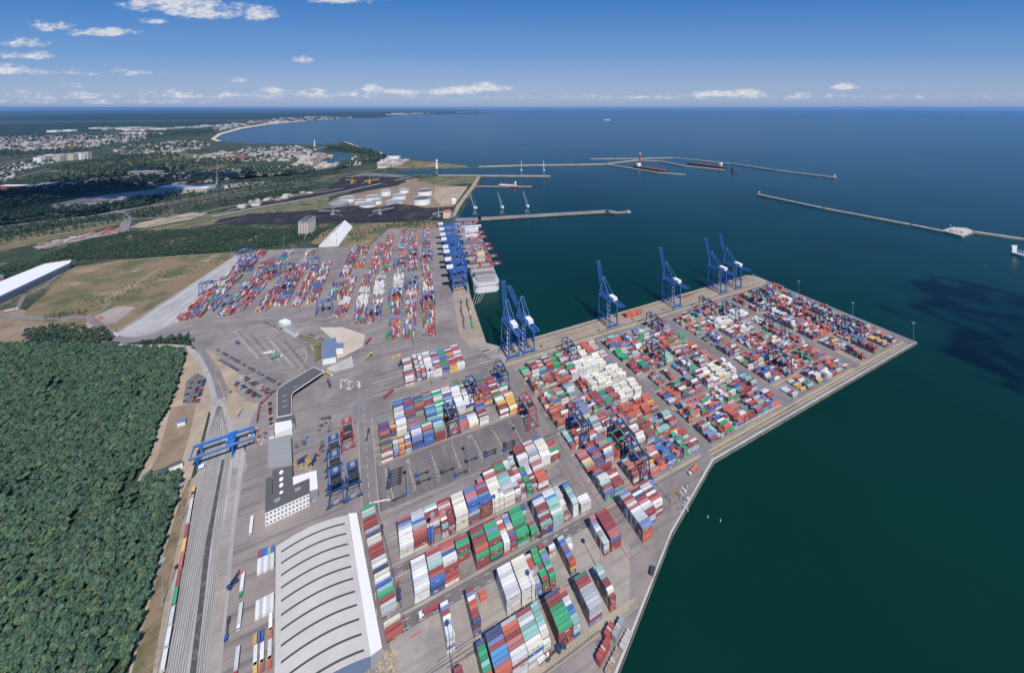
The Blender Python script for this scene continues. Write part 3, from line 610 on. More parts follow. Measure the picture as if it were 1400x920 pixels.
# ---- deck load of the ship: X = t from the stern, 22 boxes across
for bay in range(22):
    t0 = 174 + 66 + bay * 14.2
    if 88 < t0 - 174 < 104 or 270 < t0 - 174 < 290: continue
    nt = 0 if bay < 1 else random.choice((2, 3, 4, 4, 5))
    for r_ in range(21):
        ht = max(0, nt + random.choice((-2, -1, 0, 0, 0, 0)))
        for tt in range(max(0, ht - 2), ht):
            x, y = T2(t0, -2.6 - r_ * 2.6); loose(x, y, 21.2 + tt * TH, TD, 12.19, random.choice('rrrrrrrwllpppmooob'), 'berth ship')
# ---- choose the 300 that show largest, the rest is one mass
def score(r):
    x, y, z, rot, L, c, ph, row, bay, tier, et, ef, el = r
    ax, ay = math.cos(rot), math.sin(rot); d = Vector((x, y, z - H)); q = d.length; d /= q
    px_, py_ = 700 + FP * x / y, HY + FP * (H - z) / y
    if not (-5 < px_ < 1405 and py_ < 922): return 0
    e = (et * L * 2.44 * -d.z) + ef * L * 2.6 * max(0, -(d.x * ay - d.y * ax)) + el * 2.44 * 2.6 * max(0, (d.x * ax + d.y * ay))
    return e / q ** 2 if ph[:2] not in ('be', 'ap', 'qu') else 0
def container_mesh(L, col):
    Wd, Ht = 2.44, 2.62; mb = MB()
    mb.box(0, 0, .10, L - .12, Wd - .14, Ht - .18)                     # corrugated skin, set in from the frame
    for sx in (-1, 1):
        for sy in (-1, 1): mb.box(sx * (L / 2 - .09), sy * (Wd / 2 - .09), 0, .18, .18, Ht)
    for sy in (-1, 1):
        mb.box(0, sy * (Wd / 2 - .06), 0, L - .36, .12, .16); mb.box(0, sy * (Wd / 2 - .05), Ht - .12, L - .36, .10, .10)
    for sx in (-1, 1): mb.box(sx * (L / 2 - .05), 0, Ht - .12, .10, Wd - .36, .10)
    return mb.mesh('container_body', CM[col])
def door_mesh(L, col):
    mb = MB()
    for sy in (-1, 1):
        mb.box(-L / 2 + .01, sy * .545, .17, .06, 1.05, 2.28)
        for o in (-.25, .25): mb.cyl(-L / 2 - .045, sy * .545 + o, .2, 2.42, .022, 6, m=1)
    return mb.mesh('container_door', [CM[col], M['steel']])
LOGO = paint('lettering_white', (.72, .72, .70), .6, 0, .1)
LOGOD = paint('lettering_dark', (.06, .08, .14), .6, 0, .1)
def lettering_mesh(L, kind, mat):
    """a line of worn block letters too small to read: separate strokes"""
    mb = MB(); n = (5, 7, 9)[kind]; w = (.46, .40, .55)[kind]; h = (.62, .45, .8)[kind]; x = -n * w * .62
    rg = random.Random(kind + int(L))
    for i in range(n):
        ww = w * rg.uniform(.6, 1.0)
        if rg.random() < .85:
            mb.box(x, -1.232, 1.15, w * .26, .012, h); mb.box(x + ww * .6, -1.232, 1.15, w * .26, .012, h)
            mb.box(x + ww * .3, -1.232, 1.15 + h * rg.choice((0, .4, .8)), ww * .4, .012, h * .22)
        x += w * 1.25
    mb.box(-.1, -1.232, 1.02, n * w * 1.25, .012, .07)
    return mb.mesh('container_lettering', mat)
RECS2 = sorted(((score(r), i) for i, r in enumerate(RECS)), reverse=True)
pick = set(i for s_, i in RECS2[:300] if s_ > 0)
cache = {}
def cached(key, fn):
    if key not in cache: cache[key] = fn()
    return cache[key]
TIER = ['bottom', 'second', 'third', 'fourth', 'fifth', 'sixth']
for i in sorted(pick):
    x, y, z, rot, L, c, ph, row, bay, tier, et, ef, el = RECS[i]
    o = bpy.data.objects.new('shipping_container', cached(('b', L, c), lambda: container_mesh(L, c)))
    o.location = (x, y, z); o.rotation_euler = (0, 0, rot); COL.objects.link(o)
    rowp = 'front row' if row == 1 else ORD[row - 1] + ' row back'
    o['label'] = '%s container, %s tier, %s, %s bay, %s' % (CNAME[c], TIER[tier - 1], rowp, ORD[bay - 1], ph)
    o['category'] = 'container'; o['group'] = 'stacked shipping containers'
    link(bpy.data.objects.new('door', cached(('d', L, c), lambda: door_mesh(L, c))), o)
    if random.random() < .75:
        k = random.randrange(3); dk = c in 'wylat'
        link(bpy.data.objects.new('lettering', cached(('l', L, k, dk), lambda: lettering_mesh(L, k, LOGOD if dk else LOGO))), o)
mb = MB()
def rest_container(r):
    x, y, z, rot, L, c = r[:6]; v = random.uniform(.75, 1.15); col = tuple(min(.85, q * v) for q in PAL[c])
    mb.box(x, y, z, L - .1, 2.42, 2.6, rot, 0, col)
    if r[11] and random.random() < .4:
        lc = (.6, .6, .6) if c not in 'wyla' else (.08, .10, .16); ll = random.uniform(1.5, 4); ca, sa = math.cos(rot), math.sin(rot)
        u = random.uniform(-L / 4, L / 4); mb.box(x + ca * u + sa * 1.215, y + sa * u - ca * 1.215, z + 1.1, ll, .02, random.uniform(.4, .9), rot, 0, lc)
for i, r in enumerate(RECS):
    if i not in pick: rest_container(r)
o = mb.build('container_stacks', M['stack'])
tag(o, 'thousands more stacked coloured containers filling the pier and berth yards', 'containers', None, 'stuff')
print('containers', len(RECS), 'picked', len(pick))
# ---------------------------------------------------------------- cranes
def part(name, mb, mats, parent): return mb.build(name, mats, parent)
def make_rtg(name, col, label, span=27.0):
    """rubber-tyred yard crane: travels along X, spans along Y, 25 m high"""
    t = thing(name, 0, 0, 0, 0, label, 'crane', 'rubber-tyred yard cranes'); w = 7.0; hs = span / 2; zt = 24.0
    for sy in (-1, 1):
        m = MB(); m.box(0, sy * hs, 1.5, 2 * w + 3, 1.1, 1.5); part('sill_beam', m, M[col], t)
        for sx in (-1, 1):
            m = MB(); m.bar((sx * w, sy * hs, 3.0), (sx * w * .72, sy * hs, zt), .95, .85); part('leg', m, M[col], t)
            m = MB(); m.box(sx * (w + .3), sy * hs, .55, 4.4, .8, .95)
            for k in (-1.3, 1.3):
                for e in (-.45, .45):
                    c = (sx * (w + .3) + k, sy * hs + e)
                    kk = len(m.v)
                    for f in (-.22, .22):
                        for i in range(12):
                            a = i * math.pi / 6; m.v.append((c[0] + .75 * math.cos(a), c[1] + f, .75 + .75 * math.sin(a)))
                    for i in range(12):
                        j = (i + 1) % 12; m.f.append((kk + i, kk + j, kk + 12 + j, kk + 12 + i)); m.m.append(1); m.c.append(None)
                    m.f.append(tuple(kk + 11 - i for i in range(12))); m.f.append(tuple(kk + 12 + i for i in range(12))); m.m += [1, 1]; m.c += [None, None]
            part('bogie', m, [M[col], M['black']], t)
        m = MB(); m.box(0, sy * hs, 16.5, 2 * w * .84, .5, .6); part('cross_tie', m, M[col], t)
        m = MB(); m.bar((-w, sy * hs, 3.2), (w * .8, sy * hs, 16.4), .35); part('brace', m, M[col], t)
    for sx in (-1, 1):
        m = MB(); m.box(sx * w * .72, 0, zt, 1.0, span + 3.5, 1.6); part('girder', m, M[col], t)
        m = MB()
        for k in range(9): m.box(sx * (w * .72 + 1.2), -hs + k * span / 8, zt + 1.9, .08, .08, 1.1)
        m.box(sx * (w * .72 + 1.2), 0, zt + 2.95, .08, span + 2, .08); m.box(sx * (w * .72 + .95), 0, zt + 1.5, .7, span + 2, .1); part('walkway', m, M['steel'], t)
    for sy in (-1, 1):
        m = MB(); m.box(0, sy * (hs + 1.4), zt + .3, 2 * w * .72, .7, 1.2); part('end_tie', m, M[col], t)
    m = MB(); m.box(0, 3, zt + 2.0, 2 * w * .72 + 1.6, 5.5, .9); m.box(0, 3, zt + 2.9, 4.2, 3.4, 1.7, 0, 1); m.cyl(2.8, 3.6, zt + 2.9, zt + 4.0, .7, 10)
    tr = part('trolley', m, [M[col], M['steel']], t)
    m = MB(); m.box(0, -7.5, zt + 1.2, 2 * w * .72 - 1, 6.5, .3)
    for q in range(4): m.box(-3.6 + q * 2.3, -7.5 + (q % 2) * 1.6 - .8, zt + 1.5, 1.6, 2.0, 1.0 + .5 * (q % 2))
    part('equipment_deck', m, M['dark'], t)
    m = MB(); m.box(-3.6, 6.6, zt - 1.0, 1.9, 2.0, 2.4, 0, 0); m.box(-3.6, 6.6, zt - .4, 2.0, 2.1, 1.1, 0, 1); part('cabin', m, [M['white'], M['glass']], tr)
    m = MB(); m.box(0, 3, 15.5, 12.2, 2.3, .5)
    for sx in (-1, 1):
        for sy in (-1, 1): m.bar((sx * 2.5, 3 + sy * .9, 16), (sx * 3, 3 + sy * 1.3, zt + 2.0), .12)
    part('spreader', m, M['dark'], tr)
    m = MB(); m.box(0, -hs - .2, 3.0, 5.0, 2.0, 2.2); part('power_pack', m, M['steel'], t)
    m = MB()
    for k in range(6): m.bar((w * .98 - k * .3, hs + .8, 3.2 + k * 3.4), (w * .98 - k * .3 - (1 if k % 2 else -1) * 2.2, hs + .8, 6.4 + k * 3.4), .6, .12)
    part('stairs', m, M['steel'], t)
    return t
rtg = make_rtg('yard_gantry_crane', 'blue_dark', 'dark blue yard crane straddling the fourth strip of the first pier column')
rtg_red = make_rtg('yard_gantry_crane', 'red_dull', 'red yard crane standing at the east end of the dark trailer lot')
rtg_blue = make_rtg('yard_gantry_crane', 'blue_park', 'blue yard crane, southern one of the tall parked pair by the workshop', 15.0)
rtg_park = make_rtg('yard_gantry_crane', 'red_dull', 'red yard crane parked north of the tall blue parked cranes', 15.0)
rtg_berth = make_rtg('yard_gantry_crane', 'blue', 'blue yard crane standing over an empty row near the truck park')
def put(src, x, y, rot, label, first=[]):
    if src not in first:
        first.append(src); src.location = (x, y, 0); src.rotation_euler = (0, 0, rot); src['label'] = label
    else: copy_thing(src, x, y, 0, rot, label)
def pier_crane(col, k, f, label):
    a0, nb, _ = cols[col]; put(rtg, *W(a0 + f * nb * 12.6, 88.6 + 31 * k - 15), ANG, label)
for col, k, f, label in ((0, 4, .13, 'dark blue yard crane at the landward end of the first pier column, mid strip'), (0, 5, .42, 'dark blue yard crane standing behind its twin in the first pier column'), (0, 6, .38, 'dark blue yard crane over the front strip nearest the water, first pier column'),
    (0, 0, .62, 'dark blue yard crane beside the white container stacks, closest to the quay cranes'), (1, 0, .80, 'dark blue yard crane in the second pier column, close behind the tan apron'), (1, 2, .36, 'dark blue yard crane over bright green boxes in the second pier column'),
    (2, 0, .55, 'dark blue yard crane beneath the third pair of quay cranes'), (2, 1, .72, 'dark blue yard crane beside white boxes in the third pier column'), (2, 3, .93, 'dark blue yard crane beside a tall white stack in the third pier column'),
    (3, 1, .22, 'dark blue yard crane landward in the outermost pier column'), (3, 4, .48, 'dark blue yard crane in the outermost pier column, rear of the last two'), (3, 5, .62, 'dark blue yard crane closest to the far pier corner'), (2, 5, .3, 'dark blue yard crane over reds midway down the third pier column')):
    pier_crane(col, k, f, label)
put(rtg, *W(-80, 91), ANG, 'dark blue yard crane over the long block north of the trailer lot')
put(rtg, *W(-32, 80), ANG, 'dark blue yard crane at the head of the first cross road')
put(rtg, *W(-117, 119), ANG, 'dark blue yard crane among blue boxes north of the trailer lot')
put(rtg_red, *W(-24, 150), ANG, 'red yard crane standing at the east end of the dark trailer lot')
rp = math.radians(29)
put(rtg_park, *C5Z(750, 315), rp, 'red yard crane parked north of the tall blue parked cranes')
for p, lb in (((650, 800), 'blue yard crane, southern one of the tall parked pair by the workshop'), ((640, 640), 'blue yard crane, middle one of the parked line by the workshop'), ((630, 480), 'blue yard crane, northern end of the parked line by the workshop'), ((803, 745), 'blue yard crane parked alone beside the main lane')):
    put(rtg_blue, *C5Z(*p), rp, lb)
tr_ = math.radians(103.5)
for p, C, lb in (((65, 720), C3, 'blue yard crane standing over an empty row near the truck park'), ((390, 770), C3, 'blue yard crane at the south end of the fourth berth row'), ((540, 640), C3, 'blue yard crane just south of a white stack in the third berth row'), ((645, 560), C3, 'blue yard crane over the second berth row'), ((755, 665), C3, 'blue yard crane over the row beside the ship apron'),
    ((565, 420), C3, 'blue yard crane at the cross lane, third berth row'), ((650, 360), C3, 'blue yard crane at the cross lane, second berth row'), ((745, 370), C3, 'blue yard crane at the cross lane beside the ship cranes'), ((310, 590), C2, 'blue yard crane low on the westernmost berth row'), ((410, 690), C2, 'blue yard crane at the southern tip of the western rows'),
    ((820, 580), C2, 'blue yard crane low on the middle western rows'), ((830, 460), C2, 'blue yard crane over orange boxes in the western rows'), ((560, 360), C2, 'blue yard crane at the far north-west corner of the berth yard'), ((560, 440), C2, 'blue yard crane halfway up the westernmost row'), ((1010, 420), C2, 'blue yard crane beside a pale blue stack below the white shed'), ((720, 480), C2, 'blue yard crane over blue boxes in the second western row')):
    put(rtg_berth, *C(*p), tr_, lb)
def make_sts(label, lowered, col='blue', lift=78):
    """ship-to-shore crane: X along the quay, Y towards the water; waterside rail at y = 0"""
    t = thing('quay_crane', 0, 0, 0, 0, label, 'crane', 'ship-to-shore quay cranes'); g = -30.5; w = 9.0; zb = 48.0; zt = 80.0
    P = lambda n, m, mt, par=t: part(n, m, mt, par)
    for y in (0, g):
        for sx in (-1, 1):
            m = MB(); m.bar((sx * w, y, 3), (sx * w * (.9 if y == 0 else .92), y, zb + 2), 1.9, 1.7); P('leg', m, M[col])
            m = MB(); m.box(sx * (w + 1), y, .2, 9.5, 1.2, 1.5)
            for k in range(5): m.box(sx * (w + 1) - 3.6 + k * 1.8, y, .1, 1.1, .7, .9, 0, 1)
            P('bogie', m, [M[col], M['dark']])
        m = MB(); m.box(0, y, 3, 2 * w + 4, 1.8, 2.4); P('sill_beam', m, M[col])
        m = MB(); m.box(0, y, zb - 1, 2 * w, 1.7, 2.2); P('portal_beam', m, M[col])
    for sx in (-1, 1):
        m = MB(); m.box(sx * w * .97, g / 2, 16, 1.4, 30.5, 1.8); P('side_beam', m, M[col])
        m = MB(); m.box(sx * w * .9, g / 2, zb - 1, 1.3, 30.5, 1.8); P('side_beam', m, M[col])
        m = MB(); m.bar((sx * w * .95, g, 18), (sx * w * .9, 0, zb), .95); P('brace', m, M[col])
        m = MB(); m.bar((sx * w * .9, 0, zb + 1), (sx * 2.2, -3, zt), 1.1); P('apex_leg', m, M[col])
        m = MB(); m.bar((sx * 2.2, -3, zt), (sx * 5.0, g, zb + 2), .8); P('backstay', m, M[col])
    if lowered:
        for y in (0, g):
            for z0, z1 in ((18, 33), (33, 47)):
                m = MB(); m.bar((-w * .94, y, z0), (w * .92, y, z1), 1.3); m.bar((w * .94, y, z0), (-w * .92, y, z1), 1.3); m.box(0, y, z0 - .8, 2 * w * .94, 1.5, 1.8); P('lattice', m, M[col])
        for sx in (-1, 1):
            m = MB(); m.bar((sx * w * .94, 0, 18), (sx * w * .92, g, zb), 1.1); m.box(sx * w * .93, g / 2, 33, 1.2, 30.5, 1.6); P('side_brace', m, M[col])
    m = MB(); m.box(0, -3, zt - .8, 6.5, 1.8, 1.8); m.cyl(0, -3, zt + 1, zt + 4, .15, 6); P('apex_head', m, M[col])
    m = MB()
    for sx in (-1, 1): m.box(sx * 3.4, -28 if not lowered else -21, zb + 1.2, 1.1, 58 if not lowered else 44, 2.6)
    for k in range(9 if not lowered else 7): m.box(0, (-55 if not lowered else -42) + k * 6.6, zb + 1.6, 6, .6, 1.0)
    for sx in (-1, 1): m.box(sx * 5.0, -28 if not lowered else -21, zb + 2.4, 1.8, 56 if not lowered else 42, .2)
    if lowered:
        m.box(0, -20, zb + 3.0, 9, 30, .3)
        for sx in (-1, 1): m.bar((sx * w * .9, 0, zb), (sx * 3.4, -30, zb + 1), 1.2); m.bar((-w * .9, g * (sx + 1) / 2, zb + 1), (w * .9, g * (1 - (sx + 1) / 2), zb + 1), 1.0)
    P('main_girder', m, M[col])
    m = MB(); hy = -30 if not lowered else -37; m.box(0, hy, zb + 3.9, 8.6, 14, 5.0); m.box(0, hy, zb + 8.9, 8.9, 14.4, .35, 0, 1); P('machinery_house', m, [M['white'], M['white_roof']])
    L = 76.0 if lowered else 56.0
    boom = MB(); mats = [M[col], M['concrete_light'], M['red']]
    up = math.radians(1 if lowered else lift)
    def bp(u, x, dz): return (x, 2 + u * math.cos(up) - dz * math.sin(up), zb + 2.5 + u * math.sin(up) + dz * math.cos(up))
    seg = 12
    for k in range(seg):
        u0, u1 = L * k / seg, L * (k + 1) / seg
        mi = 0 if not lowered else (2 if k in (4, 8, 9, 11) else 1)
        for sx in (-1, 1): boom.bar(bp(u0, sx * 3.4, 0), bp(u1, sx * 3.4, 0), .8, 1.6, mi); boom.bar(bp(u0, sx * 3.4, 2.4), bp(u1, sx * 3.4, 2.4), .4, .4, mi)
        boom.bar(bp(u0, -3.4, .6), bp(u0, 3.4, .6), .7, .8, mi); boom.bar(bp(u0, -3.4, .6), bp(u1, 3.4, .6), .35, .35, mi)
        for sx in (-1, 1): boom.bar(bp(u0, sx * 3.4, 0), bp(u1, sx * 3.4, 2.4), .3, .3, mi)
    boom.bar(bp(L, -3.8, .4), bp(L, 3.8, .4), 1.2, 1.8, 2 if lowered else 0); P('boom', boom, mats)
    m = MB()
    for sx in (-1, 1):
        m.bar((sx * 2.2, -3, zt), bp(L * .55, sx * 3.4, 1.2), .35)
        if lowered: m.bar((sx * 2.2, -3, zt), bp(L * .92, sx * 3.4, 1.2), .35)
    P('forestay', m, M[col])
    m = MB(); m.box(0, -14 if not lowered else 22, zb - .6, 7, 6, 1.4); tr = P('trolley', m, M['steel'])
    m = MB(); m.box(2.8, (-14 if not lowered else 22) - 4, zb - 3.4, 2.4, 3.0, 2.8); m.box(2.8, (-14 if not lowered else 22) - 4, zb - 2.6, 2.5, 3.1, 1.3, 0, 1); P('cabin', m, [M['white'], M['glass']], tr)
    m = MB()
    for k in range(11):
        s = 1 if k % 2 else -1; m.bar((-w - 1.5, g + 3 - s * 2, 5 + k * 4), (-w - 1.5, g + 3 + s * 2, 9 + k * 4), .9, .3); m.box(-w - 1.5, g + 3 + s * 2.4, 9 + k * 4, 1.6, 1.4, .2)
    P('stairs', m, M['steel'])
    return t
sts = make_sts('blue quay crane, raised boom, nearest the corner of the basin', False)
names = ['blue raised-boom quay crane at the landward end of the pier, in the basin corner', 'blue quay crane with its boom only half raised, beside the basin corner', 'blue raised-boom quay crane standing alone beside stacked orange boxes on the apron', 'blue raised-boom quay crane standing alone, midway along the pier apron', 'blue raised-boom quay crane, inner one of the outermost pair on the pier', 'blue raised-boom quay crane, last one before the far end of the pier']
sts_low = make_sts(names[1], False, 'blue', 24)
x, y = W(37, 5); sts_low.location = (x, y, .1); sts_low.rotation_euler = (0, 0, ANG)
for k, a in enumerate((9, None, 211, 374, 513, 563)):
    if a is None: continue
    x, y = W(a, 5)
    if k == 0: sts.location = (x, y, .1); sts.rotation_euler = (0, 0, ANG); sts['label'] = names[0]
    else: copy_thing(sts, x, y, .1, ANG, names[k])
stl = make_sts('blue quay crane with red and white boom lowered over the ship', True)
cr_t = []
for q in ((690, 360), (685, 350), (679, 340), (675, 334), (669.7, 324), (665.5, 318), (662, 311), (658, 304)):
    wx, wy = G(q[0], q[1], 50); cr_t.append((wx - QX) * TX + (wy - QY) * TY)
for k, tt in enumerate(cr_t):
    x, y = T2(tt, 9 + tt * .02)
    lab = 'blue quay crane, %s from the ship\'s stern, red and white boom lowered' % ORD[k]
    if k == 0: stl.location = (x, y, .1); stl.rotation_euler = (0, 0, TD - math.pi); stl['label'] = lab
    else: copy_thing(stl, x, y, .1, TD - math.pi, lab)
# rail gantry crane
x0, y0 = C4B(497, 698); x1, y1 = C4B(680, 632)
rot = math.atan2(y1 - y0, x1 - x0); span = math.hypot(x1 - x0, y1 - y0)
t = thing('rail_gantry_crane', x0, y0, .1, rot, 'bright blue rail gantry crane spanning the railway tracks', 'crane')
for y in (0, 17):
    m = MB(); m.box(span / 2 + 6, y, 13.2, span + 27, 1.6, 2.2); part('girder', m, M['blue_bright'], t)
    m = MB(); m.box(span / 2 + 6, y - 1.2 if y == 0 else y + 1.2, 15.4, span + 26, .1, 1.1); part('handrail', m, M['steel'], t)
    for x in (0, span):
        m = MB(); m.bar((x, y + (2 if y == 0 else -2), 1.4), (x, y, 13.2), 1.7, 1.5); part('leg', m, M['blue_bright'], t)
for x in (0, span):
    m = MB(); m.box(x, 8.5, .5, 1.4, 20, 1.3); part('sill_beam', m, M['blue_bright'], t)
for x in (-6.5, span + 18.5):
    m = MB(); m.box(x, 8.5, 13.4, 1.0, 18, 1.6); part('end_tie', m, M['blue_bright'], t)
m = MB(); m.box(span - 2, 8.5, 15.5, 8, 18.5, 1.6); m.box(span - 2, 8.5, 17.1, 5, 6, 2.6); tr2 = part('trolley', m, M['blue_bright'], t)
m = MB(); m.box(span - 6.5, 13, 10.6, 2.2, 2.4, 2.6); m.box(span - 6.5, 13, 11.4, 2.3, 2.5, 1.1, 0, 1); part('cabin', m, [M['white'], M['glass']], tr2)
m = MB(); m.box(4, -1.5, 2.2, 5, 2.2, 2.6); part('power_cabinet', m, M['white'], t)
# harbour jib cranes on the far jetties
def make_jib(label):
    t = thing('jib_crane', 0, 0, 0, 0, label, 'crane', 'harbour jib cranes')
    for sx in (-1, 1):
        for sy in (-1, 1):
            m = MB(); m.bar((sx * 6, sy * 6, 0), (sx * 3, sy * 3, 14), 1.6); part('leg', m, M['steel'], t)
    m = MB(); m.cyl(0, 0, 14, 24, 3.6, 10, 3.0); part('tower', m, M['blue_roof'], t)
    m = MB(); m.box(-2, 0, 24, 12, 8, 8); part('machinery_house', m, M['white'], t)
    m = MB(); m.bar((3, 0, 30), (30, 0, 78), 2.2, 2.4); part('jib', m, M['steel'], t)
    m = MB(); m.bar((-4, 0, 32), (0, 0, 56), 1.6); m.bar((0, 0, 56), (30, 0, 78), .7); part('mast', m, M['blue_roof'], t)
    return t
jib = make_jib('grey jib crane')
jl = [((300, 695), 'grey jib crane leaning landward on the coal pier, nearest the ship'), ((525, 690), 'grey jib crane, middle one of three on the coal pier'), ((735, 680), 'grey jib crane, outermost of three on the coal pier')]
for k, (p, lb) in enumerate(jl):
    x, y = crop(600, 180, 6.087)(*p)
    if k == 0: jib.location = (x, y, .5); jib.rotation_euler = (0, 0, 2.5); jib['label'] = lb
    else: copy_thing(jib, x, y, .5, 2.3 - k * .1, lb)
for k, (p, lb) in enumerate((((687, 360), 'pale slender crane, inner one of two on the second jetty'), ((875, 360), 'pale slender crane, outer one of two on the second jetty'))):
    copy_thing(jib, *crop(600, 180, 6.087)(*p), .5, 1.57, lb)
def make_stacker(label):
    t = thing('bulk_reclaimer', 0, 0, 0, 0, label, 'bulk machine', 'coal yard machines')
    m = MB(); m.box(0, 0, 0, 14, 12, 5); part('carriage', m, M['yellow'], t)
    m = MB(); m.cyl(0, 0, 5, 20, 3.5, 8, 2); m.bar((0, 0, 20), (0, 0, 34), 1.8); part('tower', m, M['yellow'], t)
    m = MB(); m.box(28, 0, 13, 56, 3.4, 3); m.bar((0, 0, 33), (45, 0, 16), .6); part('boom', m, M['yellow'], t)
    m = MB(); m.box(-13, 0, 14, 24, 4, 3.5); m.box(-23, 0, 12, 7, 6, 5); part('counterweight', m, M['yellow'], t)
    m = MB(); m.bar((-6, 5, 4), (-40, 5, .8), 2.5, 1.2); part('conveyor', m, M['steel'], t)
    return t
sk = make_stacker('yellow stacker')
sk.location = (*C5F(495, 432), .8); sk.rotation_euler = (0, 0, 2.6); sk['label'] = 'yellow bulk stacker on the far coal yard, landward of its twin'
copy_thing(sk, *C5F(640, 432), .8, .8, 'yellow bulk stacker on the far coal yard, closer to the harbour')
sb = make_stacker('pale blue')
for ch in sb.children: ch.data.materials[0] = M['steel']
sb.location = (*C5F(335, 695), .8); sb.rotation_euler = (0, 0, 3.1); sb['label'] = 'pale grey bulk reclaimer on the near coal strip above the silo'
copy_thing(sb, *C5F(725, 690), .8, .7, 'pale grey bulk reclaimer in the middle of the near coal strip')
copy_thing(sb, *C5F(1215, 710), .8, .9, 'pale grey bulk loader at the quay end of the near coal strip')
# ---------------------------------------------------------------- ships
def hull_outline(L, Wd, bow=.16, stern=8):
    r = []
    for i in range(9):
        a = math.pi / 2 * i / 8; r.append((stern * (1 - math.sin(a)), -Wd / 2 + stern * (1 - math.cos(a))))
    r = [(stern * (1 - math.cos(i * math.pi / 16)), -Wd / 2 + stern * (1 - math.sin(i * math.pi / 16))) for i in range(9)]
    for i in range(8):
        t = i / 7; r.append((L * (1 - bow) + L * bow * t, -Wd / 2 * math.sqrt(max(0, 1 - t * t))))
    return r + [(x, -y) for x, y in r[::-1][1:]]
t = thing('container_ship', *T2(174, -30.5), 0, TD, 'giant container ship with white stern berthed under the lowered booms', 'ship')
o_ = hull_outline(400, 58, .14, 14)
m = MB(); m.prism(o_, -6, 17); part('hull', m, M['ship_blue'], t)
m = MB(); m.prism([(x - .3, y * 1.004) for x, y in o_ if x < 30], -1, 17.3, 0, top=False); m.prism([(x * .9 - .3, y * 1.003) for x, y in o_ if x < 16], 17.2, 19.2, 0, 1)
for q in range(11): m.box(1.2, -25 + q * 5, 12.5, 3.2, 2.6, 2.4, 0, 2)
part('stern_plating', m, [M['white_roof'], M['ship_grey'], M['dark']], t)
m = MB(); m.prism([(x * .985 + 3, y * .97) for x, y in o_], 17, 17.6); part('deck', m, M['ship_grey'], t)
for k in range(24):
    x = 62 + k * 14.2
    m = MB(); m.box(x, 0, 17.6, 12.6, 53, 3.2); part('hatch_cover', m, M['ship_grey'], t)
    m = MB(); m.box(x + 7.1, 0, 17.6, 1.0, 56, .8); m.box(x + 7.1, 0, 26, 1.2, 56, .6)
    for q in range(12): m.box(x + 7.1, -27.5 + q * 5, 17.6, .9, .7, 12)
    m.box(x + 7.1, 0, 29.5, 1.2, 56, .6); part('lashing_bridge', m, M['steel'], t)
for k in range(5):
    m = MB(); m.box(14 + k * 9.5, 0, 21, 6, 50 - (4 - k) * 3, .8 + .5 * (k % 2))
    for q in range(9): m.box(18 + k * 9.5, -22 + q * 5.5, 21, .8, .8, 6)
    m.box(18 + k * 9.5, 0, 26.4, 1.0, 46, .6); part('lashing_frame', m, M['ship_grey'], t)
m = MB(); m.box(100, 0, 17.6, 12, 20, 30, 0); m.box(100, 0, 47.6, 9, 12, 6); 
for q in (-3, 0, 3): m.cyl(100, q, 53.6, 58, 1.1, 8, m=1)
part('funnel_casing', m, [M['cream_paint'], M['dark']], t)
m = MB(); m.box(281, 0, 17.6, 14, 40, 36); m.box(281, 0, 53.6, 9, 58, 3.4); m.box(281, 0, 54.2, 9.1, 58.1, 1.6, 0, 1); m.cyl(281, 0, 57, 70, .6, 6); part('bridge_house', m, [M['white'], M['glass']], t)
for q in (-1, 0, 1, 2):
    m = MB(); p = Vector((2, 6 + q * 8, 12)); e = Vector((-48 - q * 5, 30 + q * 6, 2)); m.bar(p, e, .35); part('mooring_line', m, M['white'], t)
def small_ship(name, label, p, q, Wd, hullc, deckc, house, z=9, boxes=None):
    d = Vector((q[0] - p[0], q[1] - p[1])); L = d.length
    t = thing(name, p[0], p[1], -3, math.atan2(d.y, d.x), label, 'ship')
    o = hull_outline(L, Wd, .2, 4); m = MB(); m.prism(o, -1, z); part('hull', m, M[hullc], t)
    m = MB(); m.prism([(x * .97 + L * .012, y * .9) for x, y in o], z, z + .4); part('deck', m, M[deckc], t)
    m = MB(); m.box(L * .1, 0, z + .4, L * .09, Wd * .8, 16); m.box(L * .11, 0, z + 16, L * .05, Wd * 1.0, 3); part('superstructure', m, M[house], t)
    m = MB(); m.box(L * .04, 0, z, L * .035, Wd * .3, 18); part('funnel', m, M['dark'], t)
    m = MB()
    for k in range(5): m.cyl(L * (.26 + k * .14), 0, z, z + 12, .5, 6); m.bar((L * (.2 + k * .14), 0, z + 2), (L * (.32 + k * .14), 0, z + 2), 1.6, 1.4)
    m.bar((L * .18, 0, z + 1.6), (L * .88, 0, z + 1.6), 2.2, 1.2); part('deck_gear', m, M[deckc], t)
    return t
CJ = crop(800, 180, 6.087); CK = crop(600, 180, 6.087)
small_ship('tanker', 'dark-hulled tanker with bright red deck at the outer oil jetty', CJ(415, 290), CJ(690, 335), 40, 'dark', 'ship_red', 'white')
small_ship('tanker', 'rust-decked tanker with broad white superstructure inside the breakwater', CJ(1165, 300), CJ(850, 262), 44, 'dark', 'rust', 'white')
small_ship('tanker', 'small red and white tanker moored along the narrow jetty', CK(655, 458), CK(495, 447), 24, 'ship_red', 'white', 'white', 7)
small_ship('tugboat', 'dark tugboat on open water beyond the outer oil jetty', CJ(1220, 330), CJ(1265, 327), 12, 'dark', 'rust', 'dark', 4)
small_ship('cargo_ship', 'tiny white ship far out on the open sea', G(826, 164.6), G(834, 164.6), 60, 'white', 'white', 'white', 20)
small_ship('patrol_boat', 'white boat cut by the frame edge below the long breakwater', crop(1000, 180, 3.5)(1345, 580), crop(1000, 180, 3.5)(1420, 602), 16, 'steel', 'white', 'white', 6)
